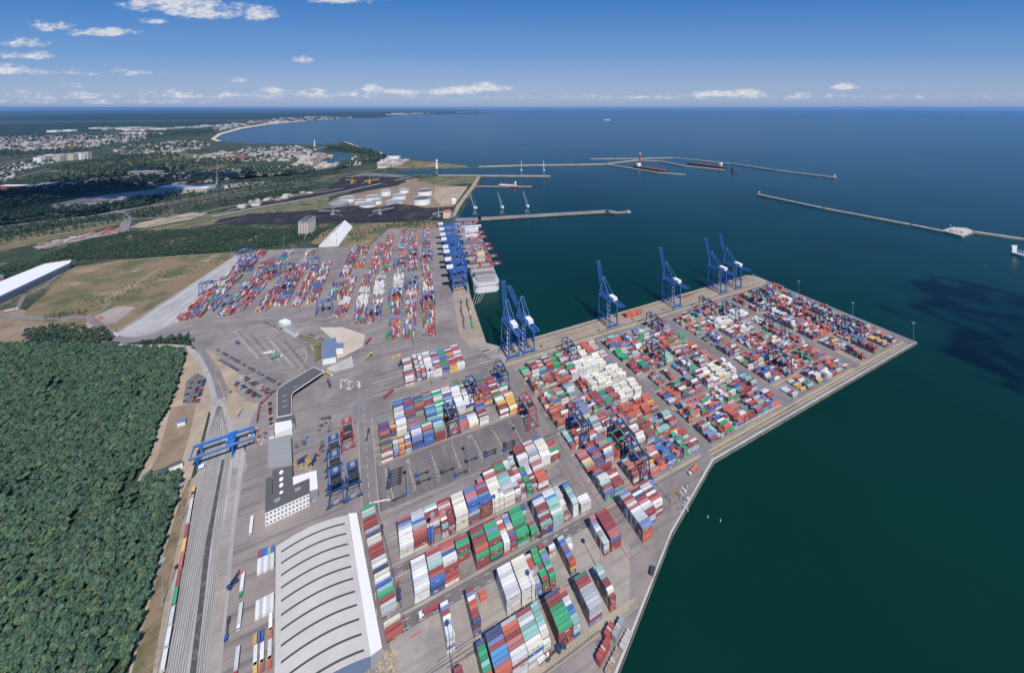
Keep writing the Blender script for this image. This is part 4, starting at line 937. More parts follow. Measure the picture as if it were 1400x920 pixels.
for p, lb in (((968, 703), 'small white buoy afloat off the quay corner, landward of its twin'), ((985, 708), 'small white buoy afloat off the quay corner, seaward of its twin'), ((1348, 364), 'small dark buoy afloat beneath the long breakwater')):
    x, y = G(*p); t = thing('buoy', x, y, -3, 0, lb, 'buoy')
    m = MB(); m.cyl(0, 0, -.3, .7, .55, 12, .45); part('float', m, M['white'], t); m = MB(); m.cyl(0, 0, .9, 2.6, .35, 8, .1); part('topmark', m, M['white'], t)
# ---------------------------------------------------------------- jetties, breakwaters, harbour lights
def pier(name, label, pts, w, mat, z=1.0, piles=0, cat='pier'):
    t = thing(name, pts[0][0], pts[0][1], 0, 0, label, cat); ox, oy = pts[0]
    P = [Vector((p[0] - ox, p[1] - oy)) for p in pts]; m = MB(); pl = MB()
    for i in range(len(P) - 1):
        d = P[i + 1] - P[i]; L = d.length; c = (P[i] + P[i + 1]) / 2; m.box(c.x, c.y, -6 if not piles else -1, L + w * .3, w, 6 + z if not piles else 1 + z, math.atan2(d.y, d.x))
        if piles:
            n = int(L / piles); dn = d.normalized(); nr = Vector((-dn.y, dn.x))
            for k in range(n):
                q = P[i] + d * ((k + .5) / n); pl.box(q.x - nr.x * -w * .0, q.y, -6, 6, w * 1.04, 5.2, math.atan2(d.y, d.x))
    part('deck', m, M[mat], t)
    if piles: part('piles', pl, M['dark'], t)
    return t
pier('pier', 'long coal pier on piles carrying three grey jib cranes', [CK(150, 735), CK(340, 728), CK(1400, 665), G(839, 290.3)], 34, 'asphalt', 1.2, 60)
pier('pier', 'thin walkway with a dolphin at the tip of the coal pier', [G(839, 290.8), G(858, 289.6)], 8, 'concrete', 1.0)
t = thing('mooring_dolphin', *G(859, 289.4), -3, 0, 'square pale dolphin at the very tip of the coal pier', 'dolphin'); m = MB(); m.box(0, 0, -3, 16, 16, 7); m.box(0, 0, 4, 6, 6, 4); part('base', m, M['concrete_light'], t)
pier('jetty', 'second jetty with two slender cranes', [CK(0, 366), CK(920, 371)], 30, 'concrete', 2.0)
pier('jetty', 'narrow jetty where the small tanker is moored', [CK(300, 455), CK(770, 457)], 10, 'concrete', 1.5)
pier('breakwater', 'sandy root breakwater running out from the lighthouse field', [G(655, 228.2), G(712, 226.3), G(790, 225.2), G(828, 224.4)], 26, 'rock', 2)
pier('breakwater', 'bent breakwater arm with the harbour light tower', [G(828, 224.4), G(850, 221.6), G(873, 219), G(900, 220.5), G(935, 227), G(990, 232.5)], 20, 'rock', 2)
pier('breakwater', 'oil jetty below the red-decked tanker', [G(828, 224.4), G(865, 230.5), G(900, 236), G(937, 239)], 16, 'rock', 1.5)
pier('breakwater', 'straight outer breakwater ending at a small beacon', [G(808, 217.3), G(873, 216.8), G(920, 215.8), G(1000, 224), G(1060, 233), G(1143, 243)], 18, 'rock', 2)
pier('breakwater', 'long detached breakwater reaching the frame edge', [G(1036, 266), G(1126, 285), G(1246, 307.6), G(1290, 316.5), G(1330, 317), G(1402, 327.5), G(1460, 336)], 15, 'rock', 2)
x, y = G(1307, 318); t = thing('breakwater_platform', x, y, 0, 0, 'wide pale platform with a ring of red gear on the long breakwater', 'platform')
pp = [G(*q) for q in ((1287, 316), (1303, 311.5), (1322, 313), (1331, 317), (1315, 323.4))]
m = MB(); m.prism([(a_ - x, b_ - y) for a_, b_ in pp], -5, 2.6); part('base', m, M['concrete_light'], t)
for k in range(9):
    m = MB(); m.box(14 * math.cos(k * .7), 12 * math.sin(k * .7), 2.6, 3, 3, 2); part('bollard_block', m, M['red'], t)
m = MB(); m.cyl(-6, 10, 2.6, 24, .6, 8); part('pole', m, M['white'], t)
def beacon(px_, py_, h, r, label, red=True):
    x, y = G(px_, py_); t = thing('lighthouse', x, y, 1, 0, label, 'lighthouse')
    m = MB(); m.cyl(0, 0, 0, h * .8, r, 12, r * .7); part('tower', m, M['red' if red else 'white'], t)
    m = MB(); m.cyl(0, 0, h * .8, h * .83, r * 1.1, 12); m.cyl(0, 0, h * .83, h, r * .6, 10, r * .5); part('lantern', m, M['white'], t)
beacon(875, 219, 55, 7, 'red and white light tower on the bent breakwater')
beacon(1141, 242.5, 14, 4, 'small pale beacon at the tip of the straight outer breakwater', False)
beacon(1038, 266, 12, 4, 'small red beacon at the head of the long detached breakwater')
beacon(597, 231, 62, 9, 'tall white harbour tower on the grassy spit', False)
beacon(430, 201, 70, 7, 'pale slim lighthouse among trees by the river mouth', False)
# ---------------------------------------------------------------- buildings
def centre(P): return (sum(p[0] for p in P) / len(P), sum(p[1] for p in P) / len(P))
def building(name, label, poly, h, wall='white', roof='white_roof', cat='building', over=.0, z=0, windows=None, parapet=0):
    c = centre(poly); t = thing(name, c[0], c[1], z, 0, label, cat); L = [(p[0] - c[0], p[1] - c[1]) for p in poly]
    m = MB(); m.prism(L, -.3, h, top=False); part('wall', m, M[wall], t)
    s = 1 + over; m = MB(); m.prism([(a_ * s, b_ * s) for a_, b_ in L], h - .02 if over else h, h + .5); part('roof', m, M[roof], t)
    if windows:
        for (i, rows, cols_, ww, wh) in windows:
            n = len(L); p = Vector(L[i]); q = Vector(L[(i + 1) % n]); d = (q - p); ln = d.length; d.normalize()
            nr = Vector((d.y, -d.x))
            if nr.dot((p + q) / 2) < 0: nr = -nr
            wm = None
            for r_ in range(rows):
                for k in range(cols_):
                    c_ = p + d * ln * (k + .5) / cols_ + nr * .02
                    if wm is None:
                        mm = MB(); mm.box(0, 0, 0, ww, .12, wh, 0, 0); mm.box(0, 0, -.15, ww + .3, .2, .15, 0, 1); mm.box(0, 0, wh * .0, .08, .16, wh, 0, 1); wm = mm.mesh('window', [M['glass'], M['steel']])
                    w_ = bpy.data.objects.new('window', wm); w_.location = (c_.x, c_.y, h * (r_ + .35) / rows); w_.rotation_euler = (0, 0, math.atan2(d.y, d.x)); link(w_, t)
    return t, L, c
def quad(C, pts, h): return [C(p[0], p[1], h) for p in pts]
# big arched hall
eh = 9.0
FL, FR, NR = (Vector(CH(*p, eh)) for p in ((324, 196), (735, 16), (866, 822)))
d_ = NR - FR; d_.normalize(); Lh = (NR - FR).length * 1.0; across = (FR - FL); Wh = across.length
rot = math.atan2(across.y, across.x)
t = thing('arched_hall', FL.x, FL.y, 0, rot, 'wide grey hall with shallow arched roof and dark curved rooflight slits', 'hall')
yv = -1 if (Vector((-math.sin(rot), math.cos(rot))).dot(d_) < 0) else 1
shear = d_.dot(across.normalized()); LY = Lh * math.sqrt(1 - shear * shear)
def hp(u, v, dz=0): return (u * Wh + shear * v, yv * v * math.sqrt(1 - shear * shear), eh + 4.6 * (1 - (2 * u - 1) ** 2) + dz)
m = MB(); NS = 16
for i in range(NS):
    for k in range(14):
        m.face([hp(i / NS, Lh * k / 14), hp((i + 1) / NS, Lh * k / 14), hp((i + 1) / NS, Lh * (k + 1) / 14), hp(i / NS, Lh * (k + 1) / 14)][::yv])
part('roof', m, M['hall_roof'], t)
m = MB()
for u in (0, 1): m.face([hp(u, 0)[:2] + (0,), hp(u, Lh)[:2] + (0,), hp(u, Lh), hp(u, 0)])
for v in (0, Lh):
    for i in range(NS): m.face([hp(i / NS, v)[:2] + (0,), hp((i + 1) / NS, v)[:2] + (0,), hp((i + 1) / NS, v), hp(i / NS, v)])
part('wall', m, M['blue_roof'], t)
m = MB()
for k in range(1, 30):
    u = k / 30 + .003
    for q in range(12): m.bar(hp(u, Lh * q / 12, .06), hp(u, Lh * (q + 1) / 12, .06), .22, .10)
part('roof_seams', m, M['hall_roof'], t)
for k in range(11):
    v = Lh * (.07 + k * .0885); m = MB()
    for i in range(14):
        u0, u1 = .065 + .87 * i / 14, .065 + .87 * (i + 1) / 14
        m.hexa([hp(u0, v, -.1), hp(u1, v, -.1), hp(u1, v + 1.1, -.1), hp(u0, v + 1.1, -.1), hp(u0, v, .55), hp(u1, v, .55), hp(u1, v + 1.1, .55), hp(u0, v + 1.1, .55)][::1])
    part('roof_light', m, M['roof_light'], t)
annex = quad(CH, ((736, 10), (785, 5), (930, 775), (865, 822)), 9.6)
building('loading_annex', 'long narrow white flat roof along the east side of the arched hall', annex, 9.6, 'steel', 'white_roof')
# boxes on trailers docked along the annex
a0_, a1_ = Vector(CH(787, 5, 0)), Vector(CH(932, 775, 0)); dd = (a1_ - a0_); al = dd.length; dd.normalize(); nn = Vector((-dd.y, dd.x))
if nn.x < 0: nn = -nn
cols_t = 'gltrrrlnywrrrlwnywbtgrwl.yro'; kk = 0
docked = []
for k, c_ in enumerate(cols_t):
    if c_ in '.': continue
    q = a0_ + dd * (al * (k + .7) / len(cols_t)) + nn * 9.2; docked.append((q, c_, k))
# ---- office and workshops
OF = [C5B(218, 815), C5B(527, 672)]
P0, P1 = Vector(OF[0]), Vector(OF[1]); fd = (P1 - P0).normalized(); fn = Vector((-fd.y, fd.x))
def offp(u, v): return tuple(P0 + fd * u + fn * v)
fl = (P1 - P0).length
building('office_block', 'white three-storey office with a grid of dark square windows', [offp(0, 0), offp(fl, 0), offp(fl, 17), offp(0, 17)], 13, 'white', 'dark_roof', 'office', 0, 0, [(0, 3, 12, 1.45, 1.3), (1, 3, 4, 1.5, 1.4)])
x, y = offp(fl * .72, 8)
for k, (u, v) in enumerate(((.25, 7), (.72, 9))):
    xx, yy = offp(fl * u, v); t = thing('roof_duct', xx, yy, 13.5, math.atan2(fd.y, fd.x), ('low dark ventilation unit on the office roof, western one', 'pale ventilation unit on the office roof, eastern one')[k], 'roof plant'); m = MB(); m.box(0, 0, 0, 5, 2, 1.6); m.cyl(1, 0, 1.6, 2.4, .7, 10); part('casing', m, M['steel'], t)
building('workshop', 'dark-roofed workshop with four white roof domes joined to the office', quad(C5B, ((268, 425), (408, 392), (410, 572), (272, 640)), 12), 12, 'grey_roof', 'dark_roof', 'workshop')
for k, yy in enumerate((437, 485, 527, 581)):
    x, y = C5B(330, yy, 12.6); t = thing('roof_dome', x, y, 12.5, 0, 'white dome on the dark workshop roof, %s from the north' % ORD[k], 'roof dome', 'roof domes'); m = MB()
    m.cyl(0, 0, 0, .9, 2.1, 14, 1.9); m.cyl(0, 0, .9, 1.9, 1.9, 14, .7); part('shell', m, M['white'], t)
building('side_wing', 'low dark wing along the west side of the workshop', quad(C5B, ((222, 480), (266, 470), (268, 690), (216, 705)), 8), 8, 'steel', 'dark_roof')
t, L_, c_ = building('ribbed_shed', 'grey ribbed flat roof between gate house and workshop', quad(C5B, ((238, 212), (396, 172), (406, 388), (236, 412)), 12), 12, 'grey_roof', 'grey_roof', 'workshop')
for k in range(7):
    a_ = C5B(250, 232 + k * 26, 12.6); b_ = C5B(385, 200 + k * 26, 12.6); m = MB(); m.bar((a_[0] - c_[0], a_[1] - c_[1], 12.7), (b_[0] - c_[0], b_[1] - c_[1], 12.7), .9, .5); part('roof_rib', m, M['steel'], t)
building('white_workshop', 'white flat-roofed workshop east of the dark roof', quad(C5B, ((410, 472), (575, 425), (586, 552), (415, 602)), 10), 10, 'grey_roof', 'white_roof', 'workshop')
building('small_annex', 'small white-roofed block at the west foot of the gate house', quad(C5B, ((242, 152), (278, 142), (282, 180), (246, 190)), 6), 6, 'white', 'grey_roof')
# ---- gate house
gp = quad(C3B, ((640, 556), (705, 508), (908, 390), (985, 424), (762, 572), (746, 600), (750, 738), (640, 760)), 8)
c_ = centre(gp); t = thing('gate_house', c_[0], c_[1], 0, 0, 'long bent gate canopy with dark grey roof over the truck lanes', 'gate')
L_ = [(p[0] - c_[0], p[1] - c_[1]) for p in gp]
m = MB(); m.prism(L_, 7.2, 8.6); part('roof', m, M['dark_roof'], t)
m = MB()
for i in range(len(L_)): a_, b_ = L_[i], L_[(i + 1) % len(L_)]; m.bar((a_[0], a_[1], 8.5), (b_[0], b_[1], 8.5), .5, .9)
part('parapet', m, M['white'], t)
for k in range(9):
    f = k / 8; x, y = C3B(978 - f * 222, 432 + f * 150, 0); m = MB(); m.box(x - c_[0], y - c_[1], 0, .8, .8, 7.2); part('column', m, M['white'], t)
for k in range(7):
    f = (k + .5) / 7; x, y = C3B(940 - f * 250, 425 + f * 150, 0); m = MB(); m.box(x - c_[0], y - c_[1], 0, 2.2, 4, 3, .5); part('booth', m, M['white'], t)
for k, (u, v) in enumerate(((690, 600), (690, 640), (690, 680), (770, 535))):
    x, y = C3B(u, v, 8.6); m = MB(); m.box(x - c_[0], y - c_[1], 8.6, 3, 1.2, .8, .5); m.box(x - c_[0] + 2.5, y - c_[1] + 2, 8.6, .8, 3, .6, .5); part('roof_duct', m, M['steel'], t)
building('gate_office', 'white end block of the gate canopy with a pale front', quad(C3B, ((622, 800), (745, 778), (752, 830), (625, 885)), 9), 9, 'white', 'white_roof', 'office')
building('gate_link', 'dark link roof between gate canopy and white end block', quad(C3B, ((638, 765), (768, 738), (775, 800), (632, 800)), 8.8), 8.8, 'steel', 'dark_roof')
building('customs_shed', 'L-shaped shed with slate-blue roof on cream paving', quad(C3B, ((975, 190), (1072, 170), (1080, 212), (1130, 210), (1126, 246), (1076, 250), (1072, 312), (975, 330)), 9), 9, 'white', 'blue_roof', 'shed')
building('checkpoint_office', 'small building with dark grey panels on its roof north of the truck park', quad(C3B, ((690, 88), (740, 80), (800, 120), (770, 142)), 7), 7, 'white', 'grey_roof', 'office')
building('checkpoint_shed', 'small pale shed beside the panelled building north of the truck park', quad(C3B, ((650, 50), (700, 30), (745, 50), (690, 76)), 5), 5, 'white', 'white_roof', 'shed')
building('track_cabin', 'tiny white cabin with dark flat roof on the brown dirt', quad(C4B, ((388, 438), (420, 420), (437, 424), (434, 446), (392, 456)), 4), 4, 'white', 'blue_roof', 'cabin')
building('long_shed', 'long low white shed with dark roof at the forest edge', quad(C4B, ((268, 708), (415, 645), (422, 660), (270, 722)), 5), 5, 'white', 'dark_roof', 'shed')
t, L_, c_ = building('warehouse', 'huge white warehouse with a row of blue-grey loading bays beside the dry field', [C1(-260, 660, 16), C1(-40, 500, 16), C1(280, 372, 16), C1(450, 348, 16), C1(440, 366, 16), C1(-180, 660, 16)], 16, 'steel', 'white_roof', 'warehouse')
a_, b_ = Vector(L_[4]), Vector(L_[5]); n_ = 34
for k in range(n_):
    p = a_ + (b_ - a_) * ((k + .5) / n_); d = (b_ - a_).normalized(); m = MB(); m.box(p.x - d.y * -.0, p.y, 1, (b_ - a_).length / n_ * .62, .8, 11.5, math.atan2(d.y, d.x)); part('loading_bay', m, M['blue_roof'], t)
building('small_depot', 'low depot with pale blue roof west of the white warehouse', quad(C1, ((-60, 440), (20, 440), (25, 460), (-60, 470)), 7), 7, 'rust', 'blue_roof', 'depot')
# white shed with ridge, silo, chimney
sh = quad(C3, ((28, 276), (160, 271), (252, 150), (150, 148)), 2); c_ = centre(sh); t = thing('storage_shed', c_[0], c_[1], 0, 0, 'white pitched storage shed standing on the scrub below the coal strip', 'shed')
L_ = [Vector((p[0] - c_[0], p[1] - c_[1])) for p in sh]
m = MB(); m.prism(L_, -.3, 4, top=False); part('wall', m, M['white'], t)
r0 = (L_[0] + L_[1]) / 2; r1 = (L_[2] + L_[3]) / 2; v3 = lambda p, z: (p.x, p.y, z)
m = MB(); m.face([v3(L_[1], 4), v3(L_[2], 4), v3(r1, 26), v3(r0, 26)]); m.face([v3(L_[3], 4), v3(L_[0], 4), v3(r0, 26), v3(r1, 26)]); m.face([v3(L_[0], 4), v3(L_[1], 4), v3(r0, 26)]); m.face([v3(L_[2], 4), v3(L_[3], 4), v3(r1, 26)]); part('roof', m, M['white_roof'], t)
for k in range(9):
    p = r0 + (r1 - r0) * (.3 + .065 * k); m = MB(); m.box(p.x, p.y, 25, 3, 3, 2); part('roof_vent', m, M['steel'], t)
sp = [C2(905, 210), C2(975, 207), C2(1008, 192)]
t = thing('grain_silo', *sp[0], 0, math.atan2(sp[1][1] - sp[0][1], sp[1][0] - sp[0][0]), 'tall cream silo of fused cylinders standing alone north of the yards', 'silo')
sw = math.hypot(sp[1][0] - sp[0][0], sp[1][1] - sp[0][1]); r_ = sw / 8
for i in range(4):
    for j in range(8):
        if 0 < i < 3 and 0 < j < 7: continue
        m = MB(); m.cyl(r_ + i * 2 * r_, r_ + j * 2 * r_, 0, 43, r_ * 1.02, 12); part('silo_cell', m, M['silo'], t)
m = MB(); m.box(4 * r_, 8 * r_, 43, 8 * r_, 16 * r_, 1.4); m.box(4 * r_, 8 * r_, 44.4, 4 * r_, 14 * r_, 3.5, 0, 1); part('roof', m, [M['grey_roof'], M['dark_roof']], t)
x, y = G(296.5, 252); t = thing('chimney', x, y, 0, 0, 'tall slender pale chimney rising from the woods', 'chimney'); m = MB(); m.cyl(0, 0, 0, 75, 5, 12, 3.2); part('shaft', m, M['silo'], t); m = MB(); m.cyl(0, 0, 75, 78, 3.4, 12); part('rim', m, M['dark'], t)
x, y = C3(880, 85); building('pump_house', 'small cream block at the root of the coal pier', [(x - 14, y - 14), (x + 14, y - 14), (x + 14, y + 14), (x - 14, y + 14)], 22, 'cream_paint', 'orange')
# tanks
tk = ((385, 632, 74, 18, 'steel'), (452, 582, 68, 17, 'tank'), (617, 632, 70, 17, 'tank'), (667, 570, 68, 17, 'tank'), (775, 530, 48, 22, 'tank'), (845, 615, 72, 17, 'tank'), (885, 560, 62, 17, 'tank'), (925, 510, 46, 17, 'tank'), (1075, 598, 72, 24, 'tank'), (1098, 528, 70, 22, 'tank'), (560, 600, 40, 15, 'tank'), (700, 600, 44, 15, 'tank'))
tl = ('pale blue tank with open top, westernmost of the tank farm', 'white tank at the west end of the tank farm, rear', 'white tank in the front row, west of the middle', 'white tank behind the front row, west of the middle', 'tall narrow white tank at the back of the tank farm', 'white tank in the front row, east of the middle', 'white tank behind the front row, east of the middle', 'narrow white tank in the rear corner of the tank farm', 'large white tank with dark sunken roof, front one of the eastern pair', 'large white tank with dark sunken roof, rear one of the eastern pair', 'small white tank squeezed between the western tanks', 'small white tank in the centre of the tank farm')
for (u, v, dia, h, mt), lb in zip(tk, tl):
    x, y = C5F(u, v); t = thing('storage_tank', x, y, .5, 0, lb, 'tank', 'white oil storage tanks')
    m = MB(); m.cyl(0, 0, 0, h, dia / 2, 32, cap=False); part('shell', m, M[mt], t)
    m = MB(); m.cyl(0, 0, h - 3.5, h - 2.2, dia / 2 - .6, 32); part('floating_roof', m, M['grey_roof' if 'dark' not in lb else 'dark_roof'], t)
    m = MB()
    for i in range(32): a_, b_ = i * math.pi / 16, (i + 1) * math.pi / 16; R_ = dia / 2 + .4; m.bar((R_ * math.cos(a_), R_ * math.sin(a_), h), (R_ * math.cos(b_), R_ * math.sin(b_), h), 1.2, .5)
    part('rim_walkway', m, M['steel'], t)
t = thing('storage_tank', *C5F(1340, 598), .5, 0, 'white dome tank near the quay at the tank farm edge', 'tank'); m = MB(); m.cyl(0, 0, 0, 16, 11, 20); m.cyl(0, 0, 16, 20, 11, 20, 5); part('shell', m, M['white'], t)
# coal heaps
for (u, v, w_, h), lb in zip(((480, 650, 110, 16), (690, 655, 60, 13), (870, 650, 120, 24), (560, 420, 90, 12), (780, 425, 110, 14), (1080, 690, 100, 12)), ('black coal heap on the near strip, westernmost', 'small black coal heap on the near strip between two large ones', 'tallest black coal heap on the near strip', 'black coal heap on the far yard between yellow stackers', 'black coal heap at the harbour side of the far yard', 'low black coal heap at the quay end of the near strip')):
    x, y = C5F(u, v); t = thing('coal_heap', x, y, .8, .1, lb, 'coal heap', 'coal heaps'); m = MB(); n_ = 20; rg = random.Random(u)
    rings = [[(w_ * f * math.cos(2 * math.pi * i / n_) * (1 + rg.uniform(-.08, .08)), 30 * f * math.sin(2 * math.pi * i / n_), h * (1 - f) ** .8 - .2) for i in range(n_)] for f in (1, .75, .5, .28, .08)]
    for r0_, r1_ in zip(rings, rings[1:]):
        for i in range(n_): m.face([r0_[i], r0_[(i + 1) % n_], r1_[(i + 1) % n_], r1_[i]])
    m.face(rings[-1]); part('heap', m, M['coal'], t)
# tower blocks and town
CB = crop(0, 150, 6.087)
tb = [(330, 445), (365, 440), (400, 432), (425, 428), (490, 430), (520, 426), (560, 420), (600, 422), (630, 418), (665, 416), (695, 414), (720, 412)]
for k, (u, v) in enumerate(tb):
    x, y = CB(u, v); building('apartment_tower', 'white apartment slab, %s in the line of towers beyond the woods' % ORD[k], [(x - 30, y - 14), (x + 26, y - 14), (x + 26, y + 14), (x - 30, y + 14)], 42 + (k * 7) % 13, 'silo' if k % 3 else 'white', 'grey_roof', 'apartment block')
for (u, v, l_, d_, h, wl, lb) in ((200, 183.5, 620, 160, 22, 'white', 'very long white industrial hall far beyond the town'), (75, 181, 160, 90, 30, 'white', 'white hall alone before the far hills, western one'), (96, 180, 140, 90, 30, 'white', 'white hall alone before the far hills, eastern one'), (20, 258, 120, 30, 16, 'rust', 'brownish works near the frame edge'), (70, 258.5, 240, 40, 14, 'steel', 'long pale shed beside the railway corridor'), (200, 240, 180, 40, 26, 'cream_paint', 'cream works building at the edge of the dark wood'), (325, 218, 160, 50, 22, 'brick', 'red-roofed terrace group in the riverside town'), (537, 217, 110, 60, 16, 'white', 'white shed beside the small beach'), (268, 262, 150, 60, 22, 'silo', 'pale works below the slender chimney'), (235, 261, 100, 50, 22, 'steel', 'grey works beside the yellow sand')):
    x, y = G(u, v); building('far_building', lb, [(x - l_ / 2, y - d_ / 2), (x + l_ / 2, y - d_ / 2), (x + l_ / 2, y + d_ / 2), (x - l_ / 2, y + d_ / 2)], h, wl, 'white_roof' if wl != 'brick' else 'brick')
def inside(p, poly):
    x, y = p; r = False; n = len(poly); j = n - 1
    for i in range(n):
        if (poly[i][1] > y) != (poly[j][1] > y) and x < (poly[j][0] - poly[i][0]) * (y - poly[i][1]) / (poly[j][1] - poly[i][1]) + poly[i][0]: r = not r
        j = i
    return r
m = MB()
TC = [(.50, .48, .45), (.58, .56, .53), (.42, .38, .33), (.40, .36, .33), (.30, .17, .13), (.60, .55, .48), (.22, .21, .20), (.35, .33, .30), (.5, .47, .42), (.48, .46, .43)]
for poly, n_, (l0, l1), (h0, h1) in (([(-60, 206), (-60, 190), (60, 187.5), (130, 186), (205, 182), (195, 192), (120, 202), (30, 207)], 560, (20, 70), (9, 26)), ([(150, 202), (240, 193), (290, 195), (280, 203), (232, 211), (165, 213)], 240, (12, 45), (6, 16)), ([(265, 214), (330, 204), (400, 200.5), (432, 204), (428, 214), (390, 222), (335, 221), (272, 221)], 330, (10, 36), (6, 15)),
    ([(-60, 240), (50, 219), (80, 222), (50, 230), (0, 250), (-60, 256)], 130, (14, 45), (6, 14)), ([(292, 181), (330, 173), (400, 166.5), (480, 162.3), (480, 160), (380, 162), (300, 172)], 240, (40, 140), (12, 40)), ([(530, 157.8), (655, 154.0), (655, 153.6), (540, 156.3)], 130, (80, 400), (30, 70)), ([(400, 160), (500, 158.5), (480, 160), (420, 162)], 60, (80, 220), (20, 45)), ([(402, 231), (412, 216), (434, 209), (455, 214), (444, 221), (432, 224), (464, 223), (456, 229), (430, 233)], 90, (15, 60), (8, 20)),
    ([(484, 216), (500, 213), (512, 217), (490, 226), (470, 230)], 40, (15, 50), (8, 16)), ([(518, 231), (522, 220), (540, 218), (556, 220), (540, 229)], 45, (14, 50), (7, 16)), ([(60, 256), (130, 246), (230, 238), (300, 234), (400, 226), (410, 230), (300, 239), (140, 250)], 90, (14, 60), (6, 14)), ([(110, 176), (240, 174.5), (300, 171), (300, 174), (180, 180)], 70, (60, 220), (14, 30)), ([(-60, 200), (-60, 189), (100, 184), (205, 181), (150, 195)], 260, (12, 40), (6, 16)), ([(60, 262), (160, 248), (260, 240), (400, 232), (420, 236), (260, 252), (120, 262)], 70, (10, 50), (5, 11)), ([(70, 284), (230, 262), (330, 254), (370, 252), (240, 266), (120, 284)], 40, (12, 60), (5, 10)), ([(300, 290), (345, 276), (420, 262), (430, 265), (340, 284)], 26, (8, 30), (4, 9)), ([(46, 337), (110, 322), (165, 312), (168, 316), (100, 330)], 26, (5, 14), (3, 5))):
    W_ = [G(*p) for p in poly]; c0 = 0
    xs = [p[0] for p in poly]; ys = [p[1] for p in poly]
    while c0 < n_:
        p = (random.uniform(min(xs), max(xs)), random.uniform(min(ys), max(ys)))
        if not inside(p, poly): continue
        x, y = G(*p); l_ = random.uniform(l0, l1); c0 += 1
        m.box(x, y, 0, l_, random.uniform(10, 22) if l1 < 100 else l_ * .4, random.uniform(h0, h1), random.choice((.2, .2, 1.77, -.4)), 0, random.choice(TC if poly[0][1] < 300 else [(.34, .10, .09), (.42, .41, .40), (.30, .12, .1), (.25, .24, .24)]))
o = m.build('distant_town', M['town']); tag(o, 'sprawl of small pale town buildings beyond the woods and along the bay', 'town', None, 'stuff')
# ---------------------------------------------------------------- masts, vehicles, trains
def make_mast(h=36):
    t = thing('light_mast', 0, 0, 0, 0, 'tall light mast', 'light mast', 'tall yard light masts')
    m = MB(); m.box(0, 0, 0, 1.6, 1.6, .6); part('base', m, M['concrete'], t)
    m = MB(); m.cyl(0, 0, .6, h, .38, 10, .2); part('pole', m, M['steel'], t)
    m = MB(); m.cyl(0, 0, h, h + .4, 1.5, 12); part('ring', m, M['steel'], t)
    for k in range(8):
        a = k * math.pi / 4; m = MB(); m.box(1.7 * math.cos(a), 1.7 * math.sin(a), h - .5, .9, .7, .6, a); part('floodlight', m, M['steel'], t)
    return t
mast = make_mast(); ML = [((821, 785), 'lone light mast on the bare concrete by the red stack'), ((733, 839), 'light mast beside a dark green dome-topped box heap'), ((619, 918), 'light mast at the lower frame edge beside white boxes'), ((557.4, 678), 'light mast at the west end of the trailer lot'), ((641.7, 641), 'light mast in the middle of the trailer lot'), ((714, 610), 'light mast beside the red crane in the trailer lot'),
 ((762, 677), 'light mast beside the tall narrow stack at the lane crossing'), ((917.6, 688), 'light mast inside a small kerbed island by the quay corner'), ((591, 757), 'light mast between two long blocks, near white boxes'), ((683, 721), 'light mast between two long blocks, beside green boxes'), ((591, 527), 'light mast at the small block north of the terminal'), ((567, 477), 'light mast on the road north of the small block'),
 ((750, 487), 'light mast on the apron edge, closest to the close crane pair'), ((831, 463), 'light mast on the apron edge beyond the first cross road'), ((878, 447), 'light mast on the apron edge beside the orange boxes'), ((921, 433), 'light mast on the apron edge near the fourth quay crane'), ((1030, 398), 'light mast near the outermost quay crane'), ((1092, 408), 'light mast on the north-east quay, landward one'), ((1166, 440), 'light mast on the north-east quay, middle one'), ((1249, 470), 'light mast on the outermost corner of the pier'), ((953, 549), 'light mast among boxes of the second pier column'), ((388, 342), 'light mast at the north edge of the berth yard'), ((460, 337), 'light mast below the white pitched shed'), ((509, 500), 'light mast on the road past the gate'), ((222, 826), 'slim mast beside the railway at the forest edge'), ((249, 712), 'slim mast beside the railway wagons, farther one')]
for k, (p, lb) in enumerate(ML):
    x, y = G(*p)
    if k == 0: mast.location = (x, y, .1); mast['label'] = lb
    else: copy_thing(mast, x, y, .1, 0, lb)
CP = {}
CARC = dict(black=(.02, .02, .022), silver=(.40, .41, .42), white=(.70, .70, .70), blue=(.03, .07, .22), red=(.38, .03, .03), grey=(.13, .13, .14))
def car_mesh(c):
    mb = MB(); mb.box(0, 0, .32, 4.4, 1.75, .62); mb.box(-2.0, 0, .5, .5, 1.6, .35)
    mb.hexa([(-1.7, -.82, .94), (1.2, -.82, .94), (1.2, .82, .94), (-1.7, .82, .94), (-1.25, -.66, 1.46), (.45, -.66, 1.46), (.45, .66, 1.46), (-1.25, .66, 1.46)], 1)
    mb.box(-.4, 0, 1.465, 1.6, 1.28, .03)
    for x in (-1.35, 1.35):
        for y in (-.8, .8):
            k = len(mb.v)
            for f in (-.1, .1):
                for i in range(10): a = i * math.pi / 5; mb.v.append((x + .33 * math.cos(a), y + f, .33 + .33 * math.sin(a)))
            for i in range(10): j = (i + 1) % 10; mb.f.append((k + i, k + j, k + 10 + j, k + 10 + i)); mb.m.append(2); mb.c.append(None)
            mb.f += [tuple(k + 9 - i for i in range(10)), tuple(k + 10 + i for i in range(10))]; mb.m += [2, 2]; mb.c += [None, None]
    return mb.mesh('car_body', [cached(('cp', c), lambda: paint('car_paint_' + c, CARC[c], .25, .1, .1)), M['glass'], M['black']])
def car(x, y, rot, c, label, group):
    o = bpy.data.objects.new('parked_car', cached(('car', c), lambda: car_mesh(c))); o.location = (x, y, .12); o.rotation_euler = (0, 0, rot); COL.objects.link(o); tag(o, label, 'car', group)
